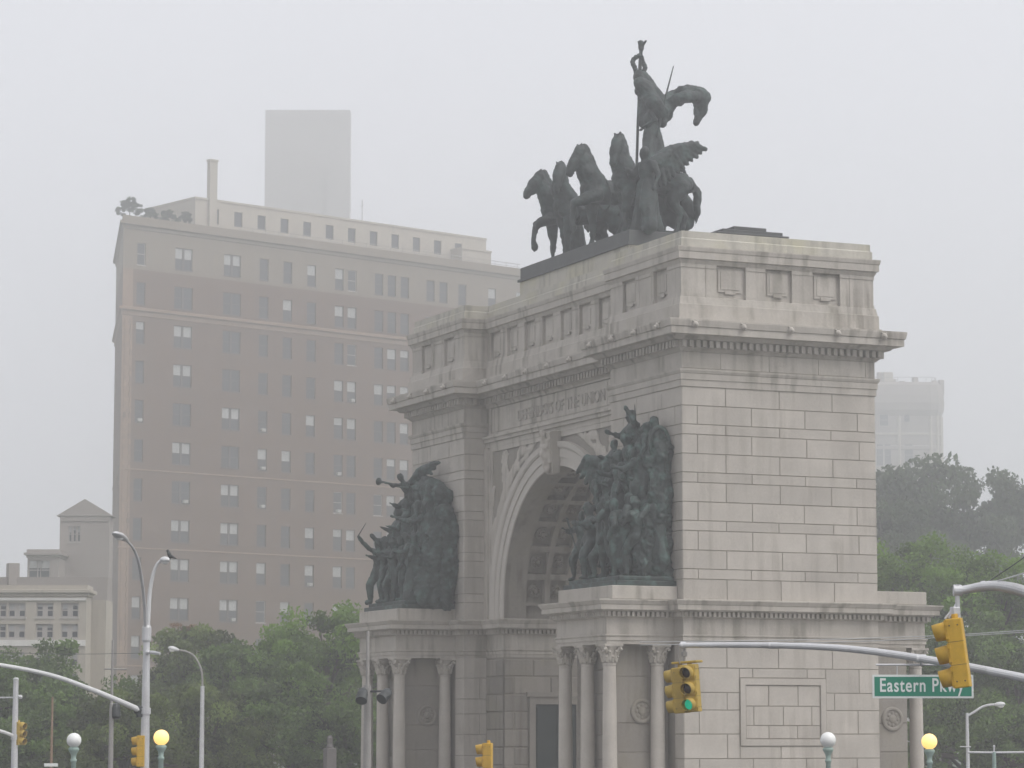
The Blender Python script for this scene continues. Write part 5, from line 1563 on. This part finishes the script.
# bird on the right-hand lamp
bpz = L_(170, 556.8, 94.3)
bf = Vector((RGT.x, RGT.y, 0)) * -1
bd = skin('bird', [(bpz, .055, bpz + Vector((0, 0, .09)) + bf * .03, .07), (bpz + Vector((0, 0, .13)) + bf * .05, .05, bpz + Vector((0, 0, .20)) + bf * .07, .045), (bpz + Vector((0, 0, .19)) + bf * .10, .018, bpz + Vector((0, 0, .185)) + bf * .15, .008), (bpz + Vector((0, 0, .02)) - bf * .04, .05, bpz + Vector((0, 0, -.06)) - bf * .20, .02), (bpz + Vector((0.02, 0, -.02)), .012, bpz + Vector((0.02, 0, -.10)), .012), (bpz + Vector((-.02, 0, -.02)), .012, bpz + Vector((-.02, 0, -.10)), .012)], DARKMETAL, None, .012, fold=0, fine=0)
tag(bd, 'small dark bird perched on the right-hand lamp of the tall double street lamp', 'bird')
# signals
def simple_signal(u, v, d, face, label, yel=YELLOW, support=None, hgt=1.0):
    p = at(u, v, d)
    t = thing('traffic_signal', label, 'traffic light', (p.x, p.y, 0), 0, 'yellow traffic signals')
    signal_head(t, axis_frame(p, face), yel, None, hgt)
    q = MB()
    c = p + Vector((-face[0], -face[1], 0)).normalized() * .15
    if support is None:
        q.tube([(c.x, c.y, 0), (c.x, c.y, .2), (c.x, c.y, .3), (c.x, c.y, p.z - hgt)], [.16, .16, .07, .06], 10)
        q.build('post', [STEEL], t)
    else:
        for zz in (p.z - .12, p.z - hgt + .12): q.tube([(c.x, c.y, zz), (support[0], support[1], zz)], .035, 8)
        q.build('bracket', [STEEL], t)
    return t
simple_signal(138.4, 735.5, 95, LFT + FWD * .12, 'yellow traffic signal facing left on the tall double street lamp pole', YELLOW, (bx.x, bx.y))
simple_signal(483.5, 743, 80, LFT + FWD * .12, 'yellow traffic signal on a post in front of the arch doorway')
# pole at the far left with its signal
DF = 116.0
p0 = at(16, 680, DF)
fp = thing('signal_pole', 'slim pale grey signal pole at the far left with an arm leaving the picture', 'pole', (p0.x, p0.y, 0))
q = MB(); q.tube([(p0.x, p0.y, 0), (p0.x, p0.y, 1), (p0.x, p0.y, p0.z)], [.16, .15, .10], 12); q.ball((p0.x, p0.y, p0.z + .03), .12, 10, sc=(1, 1, .6)); q.build('pole', [STEEL], fp)
q = MB(); q.tube(smooth_path([at(15, 737, DF), at(0, 731, DF - .5), at(-60, 715, DF - 2)]), .07, 8); q.build('mast_arm', [PALEPAINT], fp)
q = MB(); q.tube([at(15, 697.5, DF), at(-30, 698, DF)], .03, 6); q.tube([at(16, 695, DF), at(21, 697, DF)], .05, 8); q.ball(at(20.5, 697, DF), .09, 8); q.build('camera_bracket', [STEEL], fp)
q = MB(); q.lathe([(.16, -.1), (.16, .1)], (p0.x, p0.y, at(16, 737, DF).z), (0, 0, 1), 12); q.build('clamp', [STEEL], fp)
simple_signal(21.5, 722, DF, RGT * .8 - FWD * .5, 'faded yellow traffic signal beside the slim pole at the far left', YELLOWPALE, (p0.x, p0.y), .9)
# thin post with a dark drum, behind the mast arm
p0 = at(112.5, 650, 104)
tp_ = thing('utility_pole', 'slim weathered grey pole with a dark drum left of the double street lamp', 'pole', (p0.x, p0.y, 0))
q = MB(); q.tube([(p0.x, p0.y, 0), (p0.x, p0.y, at(112, 704, 104).z), (p0.x, p0.y, at(112, 703, 104).z), (p0.x, p0.y, at(112, 640, 104).z)], [.11, .075, .05, .035], 10); q.build('pole', [STEELD], tp_)
a = at(116, 711, 104); q = MB(); q.lathe([(.08, -.28), (.15, -.22), (.16, .1), (.12, .24), (.04, .28)], a, (0.2, 0, 1), 12); q.tube([a, (p0.x, p0.y, a.z)], .05, 6); q.build('drum', [DARKMETAL], tp_)
q = MB(); q.tube([at(104, 669, 104), at(127, 669.5, 104)], .03, 6); q.build('crossarm', [STEELD], tp_)
# globe lamps
def globe_lamp(u, v, d, r, lit, label):
    p = at(u, v, d)
    t = thing('globe_lamp', label, 'street lamp', (p.x, p.y, 0), 0, 'globe lamps')
    q = MB(); q.lathe([(.24, 0), (.24, .25), (.17, .35), (.13, .7), (.085, .8), (.075, p.z - r - .45), (.10, p.z - r - .42), (.10, p.z - r - .36), (.07, p.z - r - .33), (.09, p.z - r - .2), (.15, p.z - r - .10), (.17, p.z - r - .03), (.12, p.z - r + .02)], (p.x, p.y, 0), (0, 0, 1), 14)
    q.build('post', [GREENP], t, True)
    q = MB(); q.ball(p, r, 24); q.build('globe', [GLOBE_ON if lit else GLOBE_OFF], t, True)
globe_lamp(74, 740.3, 90, .225, False, 'unlit white globe lamp on a green post at the left')
globe_lamp(161.3, 737.5, 90, .238, True, 'glowing yellow globe lamp beside the double street lamp pole')
globe_lamp(828, 740, 90, .24, False, 'unlit white globe lamp in front of the arch side wall')
globe_lamp(929.3, 741.5, 90, .24, True, 'glowing yellow globe lamp below the green street sign')
# small street lamp behind, left
DS = 125.0
p0 = at(202.5, 686, DS)
sl_ = thing('small_street_lamp', 'thin grey street lamp with curved arm in front of the left trees', 'street lamp', (p0.x, p0.y, 0))
q = MB(); q.tube([(p0.x, p0.y, 0), (p0.x, p0.y, p0.z)], [.12, .085], 10); q.build('pole', [STEEL], sl_)
q = MB(); q.tube(smooth_path([p0, at(202, 674, DS), at(199.5, 665, DS), at(194, 656, DS), at(186, 651.5, DS), at(177, 650, DS)]), .045, 8); q.build('lamp_arm', [STEELD], sl_)
hp_ = at(179, 650.3, DS); lamp_head(sl_, hp_, at(167, 647.5, DS) - hp_, PALEPAINT, .48)
# lamp at the right
DR = 120.0
p0 = at(967, 713, DR)
sr_ = thing('small_street_lamp', 'thin grey street lamp with curved arm under the right trees, near the right edge', 'street lamp', (p0.x, p0.y, 0))
q = MB(); q.tube([(p0.x, p0.y, 0), (p0.x, p0.y, p0.z)], [.10, .06], 10); q.build('pole', [STEEL], sr_)
q = MB(); q.tube(smooth_path([at(967.3, 716, DR), at(974, 712, DR), at(982, 707, DR), at(989, 705, DR), at(995, 704.6, DR)]), .05, 8); q.build('lamp_arm', [STEEL], sr_)
hp_ = at(994, 704.8, DR); lamp_head(sr_, hp_, at(1006, 704.2, DR) - hp_, PALEPAINT, .46)
# post with long crossbar at the right
p0 = at(994, 752, 100)
cbp = thing('crossbar_post', 'grey green post carrying a long horizontal bar at the lower right', 'post', (p0.x, p0.y, 0))
q = MB(); q.tube([(p0.x, p0.y, 0), (p0.x, p0.y, p0.z)], [.10, .065], 10); q.build('post', [GREENP], cbp)
q = MB(); q.tube([at(967.5, 752.3, 100), at(994, 752.6, 100), at(1040, 752.2, 100)], .035, 8); q.tube([at(960, 746.7, 100), at(971, 747, 100)], .02, 6); q.build('crossbar', [STEEL], cbp)
q = MB(); q.tube([p0, at(994, 747, 100)], .03, 8); q.ball(at(994, 746.4, 100), .045, 8); q.build('finial', [STEEL], cbp)
# stone bust on a pillar left of the arch
p0 = at(330, 742, 122)
bu = thing('bust_pillar', 'small dark stone bust on a pillar among the trees left of the arch', 'statue', (p0.x, p0.y, 0))
q = MB(); q.bev(p0.x - .22, p0.x + .22, p0.y - .22, p0.y + .22, 0, p0.z - .25, .03); q.build('pillar', [GREYD], bu)
skin('bust', [(p0 + Vector((0, 0, -.2)), .17, p0 + Vector((0, 0, -.05)), .10), (p0 + Vector((0, 0, -.02)), .12, p0 + Vector((0, 0, .16)), .13)], GREYD, bu, .03, fold=.01)
# brown post with a pale plate at the far left
p0 = at(52.5, 697, 130)
bs_ = thing('sign_post', 'thin rusty brown post with a pale narrow plate low at the left', 'post', (p0.x, p0.y, 0))
q = MB(); q.tube([(p0.x, p0.y, 0), (p0.x, p0.y, p0.z)], [.07, .045], 8); q.build('post', [QUOIN], bs_)
a = at(51, 765, 129.8); M = axis_frame(a, -FWD); q = MB(); q.bev(-.30, .30, -.02, .02, -.07, .07, .01, 0, 0, M); q.build('plate', [SIGNW], bs_)
# floodlight pole in front of the left columns
p0 = at(367.6, 687, 100)
fl_ = thing('floodlight_pole', 'pale grey pole with two dark floodlights before the left columns', 'pole', (p0.x, p0.y, 0))
q = MB(); zt_ = at(367.6, 687, 100).z
q.tube([(p0.x, p0.y, 0), (p0.x, p0.y, 1), (p0.x, p0.y, zt_), (p0.x, p0.y, zt_ + .02), (p0.x, p0.y, at(367.6, 631, 100).z)], [.16, .15, .12, .065, .05], 12); q.lathe([(.13, -.05), (.13, .06)], (p0.x, p0.y, zt_), (0, 0, 1), 12); q.build('pole', [STEELD], fl_)
for (ua, va, ub, vb) in ((363.5, 690, 360.8, 703), (389, 691, 380, 701)):
    a, b_ = at(ua, va, 99.6), at(ub, vb, 99.2)
    q = MB(); q.lathe([(.08, -.05), (.15, .05), (.19, .22), (.17, .38), (.2, .40), (.2, .5)], a, b_ - a, 14); q.tube([a, (p0.x, p0.y, zt_ - .15)], .035, 6)
    q.build('floodlight', [DARKMETAL], fl_)

# ---- right: mast arm with double signal and street sign
DD = 62.0
pe = at(683, 645.5, DD)
mp = thing('signal_mast', 'long pale curved mast arm reaching left across the arch, holding the street sign', 'mast', tuple(at(1150, 737, 57)[:2]) + (0,))
q = MB(); P = smooth_path([at(680, 645.3, DD), at(770, 645.3, DD - .6), at(850, 649, DD - 1.2), at(930, 660, DD - 1.9), at(1024, 678, DD - 2.8), at(1090, 694, DD - 3.8), at(1150, 712, DD - 5)])
q.tube(P, [.055 + .05 * i / len(P) for i in range(len(P))], 12)
q.lathe([(.075, -.05), (.075, .06)], at(683, 645.3, DD), RGT, 12); q.lathe([(.07, -.1), (.07, .1)], at(773, 645.5, DD - .6), RGT, 12); q.lathe([(.085, -.1), (.085, .1)], at(921, 658.5, DD - 1.8), RGT, 12)
q.build('mast_arm', [STEEL], mp)
a = at(1150, 712, DD - 5)
q = MB(); q.tube([(a.x, a.y, 0), (a.x, a.y, .4), (a.x, a.y, .5), (a.x, a.y, a.z + .6)], [.3, .3, .16, .13], 14); q.build('pole', [STEEL], mp)
# signal with two heads
t2 = thing('traffic_signal', 'faded yellow double-headed traffic signal showing green at the end of the long mast arm', 'traffic light', (pe.x, pe.y, 0), 0, 'yellow traffic signals')
nf = (-FWD * .90 + LFT * .43).normalized(); nl_ = (LFT * .9 + FWD * .43).normalized()
ct = at(679, 665, DD)
TILT = -4
signal_head(t2, axis_frame(at(687, 664.5, DD - .1) , nf, FWD, TILT), YELLOWPALE, 2, 1.0)
signal_head(t2, axis_frame(at(674.0, 668, DD + .15), nl_, FWD, TILT), YELLOWPALE, None, .96)
q = MB()
M = axis_frame(at(682.5, 663.6, DD), nf, FWD, TILT); q.bev(-.33, .25, -.34, .02, 0, .05, .015, 0, 0, M)
q.build('top_plate', [YELLOWPALE], t2)
q = MB(); q.tube([at(684, 663.5, DD), at(684.5, 647, DD)], .03, 8); q.tube(smooth_path([at(683, 645, DD), at(678.8, 648, DD), at(678.5, 658, DD), at(680, 664, DD)]), .012, 6); q.bev(*sum([[c_ - .05, c_ + .05] for c_ in at(684.3, 654, DD)], []), .01); q.build('hanger', [STEELD], t2)
# street sign
DSG = DD - 1.7
ss = at(923, 686.5, DSG)
sgn_ = thing('street_sign', 'green street name sign with white border hanging from the mast arm', 'street sign', tuple(ss))
M = axis_frame(ss, -FWD + RGT * .03)
hw, hh_ = 50.5 / FPX * DSG, 11.6 / FPX * DSG
q = MB(); q.bev(-hw, hw, -.012, .0, -hh_, hh_, .004, 0, 0, M)
bd_ = 2.0 / FPX * DSG
q.build('border', [SIGNW], sgn_)
q = MB(); q.box(-hw + bd_, hw - bd_, .0015, .004, -hh_ + bd_, hh_ - bd_, 0, 0, M); face = q.build('sign_face', [SIGNG], sgn_)
Mt = M @ Matrix.Translation((hw - 7.6 / FPX * DSG, .0065, -5.0 / FPX * DSG)) @ Matrix(((-1, 0, 0, 0), (0, 0, 1, 0), (0, 1, 0, 0), (0, 0, 0, 1)))
q = MB()
def sign_text(txt, size, width, Mx, parent):
    cu = bpy.data.curves.new('lettering', 'FONT'); cu.body = txt; cu.size = size; cu.extrude = .0012; cu.offset = .006; cu.space_character = 1.12
    o = bpy.data.objects.new('lettering', cu); COL.objects.link(o)
    dg = bpy.context.evaluated_depsgraph_get(); dg.update()
    me = bpy.data.meshes.new_from_object(o.evaluated_get(dg)); bpy.data.objects.remove(o); bpy.data.curves.remove(cu)
    xs = [v.co.x for v in me.vertices]; k_ = width / (max(xs) - min(xs)); x0 = min(xs)
    for v in me.vertices: v.co.x = (v.co.x - x0) * k_
    me.transform(Mx); me.materials.clear(); me.materials.append(SIGNW); me.name = 'lettering'
    return link('lettering', me, parent)
sign_text('Eastern Pkwy', .39, 84 / FPX * DSG, Mt, face)
q = MB(); q.tube([at(876, 664.8, DSG), at(937, 664.8, DSG)], .022, 8)
for u in (897, 950):
    q.tube([at(u, 675.3, DSG), at(u, 665 if u < 940 else 664, DSG)], .012, 6)
q.tube([at(921, 664.8, DSG), at(921, 658, DD - 1.8)], .03, 6)
q.build('hanger_rod', [STEEL], sgn_)

# ---- far right: near mast arm with the large signal
DB = 43.6
mq = thing('signal_mast', 'near thick steel mast arm bending in from the right edge, above the large signal', 'mast', tuple(at(1230, 737, 40)[:2]) + (0,))
q = MB(); P = smooth_path([at(956, 591, DB), at(970, 588.8, DB), at(985, 586.3, DB - .1), at(1000, 586.3, DB - .2), at(1024, 591.5, DB - .5), at(1080, 612, DB - 1.2), at(1150, 645, DB - 2.2), at(1230, 700, DB - 3.6)])
q.tube(P, [.058 + .055 * i / len(P) for i in range(len(P))], 14)
q.lathe([(.085, -.06), (.085, .06)], at(957.5, 590.5, DB), RGT, 12); q.lathe([(.085, -.03), (.085, .03)], at(983, 586.6, DB), RGT, 12); q.tube([at(957, 592, DB), at(957, 584.5, DB)], .05, 8)
q.build('mast_arm', [STEEL], mq)
a = at(1230, 700, DB - 3.6)
q = MB(); q.tube([(a.x, a.y, 0), (a.x, a.y, .4), (a.x, a.y, .5), (a.x, a.y, a.z + .6)], [.3, .3, .16, .13], 14); q.build('pole', [STEEL], mq)
ps = at(945.5, 619.5, DB)
t3 = thing('traffic_signal', 'large yellow traffic signal seen from its side, tilted, hanging at the right before the sign', 'traffic light', (ps.x, ps.y, 0), 0, 'yellow traffic signals')
signal_head(t3, axis_frame(ps, LFT + FWD * .26, FWD, -7.0), YELLOW, None, 1.03)
q = MB(); q.tube([at(957, 593, DB), at(958.5, 620, DB)], .035, 8); q.bev(*sum([[c_ - .06, c_ + .06] for c_ in at(955, 611, DB)], []), .015)
q.tube([at(949, 618, DB), at(955, 607, DB), at(958, 601, DB)], .022, 6); q.tube([at(945, 619, DB), at(952, 610, DB)], .018, 6); q.build('hanger', [STEEL], t3)

# ---- overhead cables
def cable(pts_, r, mt, label):
    q = MB(); q.tube(smooth_path(pts_, 8), r, 5); tag(q.build('overhead_cable', [mt]), label, 'cable', None)
cable([at(983, 585, DB), at(1003, 572, DB - .3), at(1030, 553, DB - .6), at(1100, 500, DB - 1.4)], .009, WIREM, 'thin dark stay cable rising to the right from the thick mast arm')
cable([at(985, 584, DB), at(1005, 579, DB - .3), at(1040, 568, DB - .6), at(1110, 545, DB - 1.4)], .012, WIREP, 'pale cable leaving the thick mast arm towards the upper right')
cable([at(640, 642, 84), at(800, 640, 82), at(905, 637, 81), at(970, 634, 80), at(1100, 625, 78)], .012, WIREP, 'upper one of two pale cables crossing the arch at cornice height')
cable([at(640, 645, 84), at(800, 643, 82), at(905, 639.5, 81), at(970, 635.5, 80), at(1100, 627.5, 78)], .012, WIREP, 'lower one of two pale cables crossing the arch at cornice height')
cable([at(-60, 650, 97), at(60, 654, 97), at(146, 653, 95.2)], .009, WIREM, 'thin cable running left from the double street lamp pole')

# ================================================================== HAZE
hz = MB(); hz.box(-890, 890, -890, 890, -1.0, 158.0)
HM = bpy.data.materials.new('haze'); HM.use_nodes = True
nt = HM.node_tree; nt.nodes.clear()
pv = nt.nodes.new('ShaderNodeVolumePrincipled'); ou = nt.nodes.new('ShaderNodeOutputMaterial')
pv.inputs['Color'].default_value = (0.99, 0.99, 0.99, 1); pv.inputs['Density'].default_value = HAZE_DENSITY; pv.inputs['Anisotropy'].default_value = 0.70
nt.links.new(pv.outputs[0], ou.inputs['Volume'])
HM.cycles.homogeneous_volume = True
o = hz.build('haze', [HM]); o['kind'] = 'stuff'
o.display_type = 'WIRE'
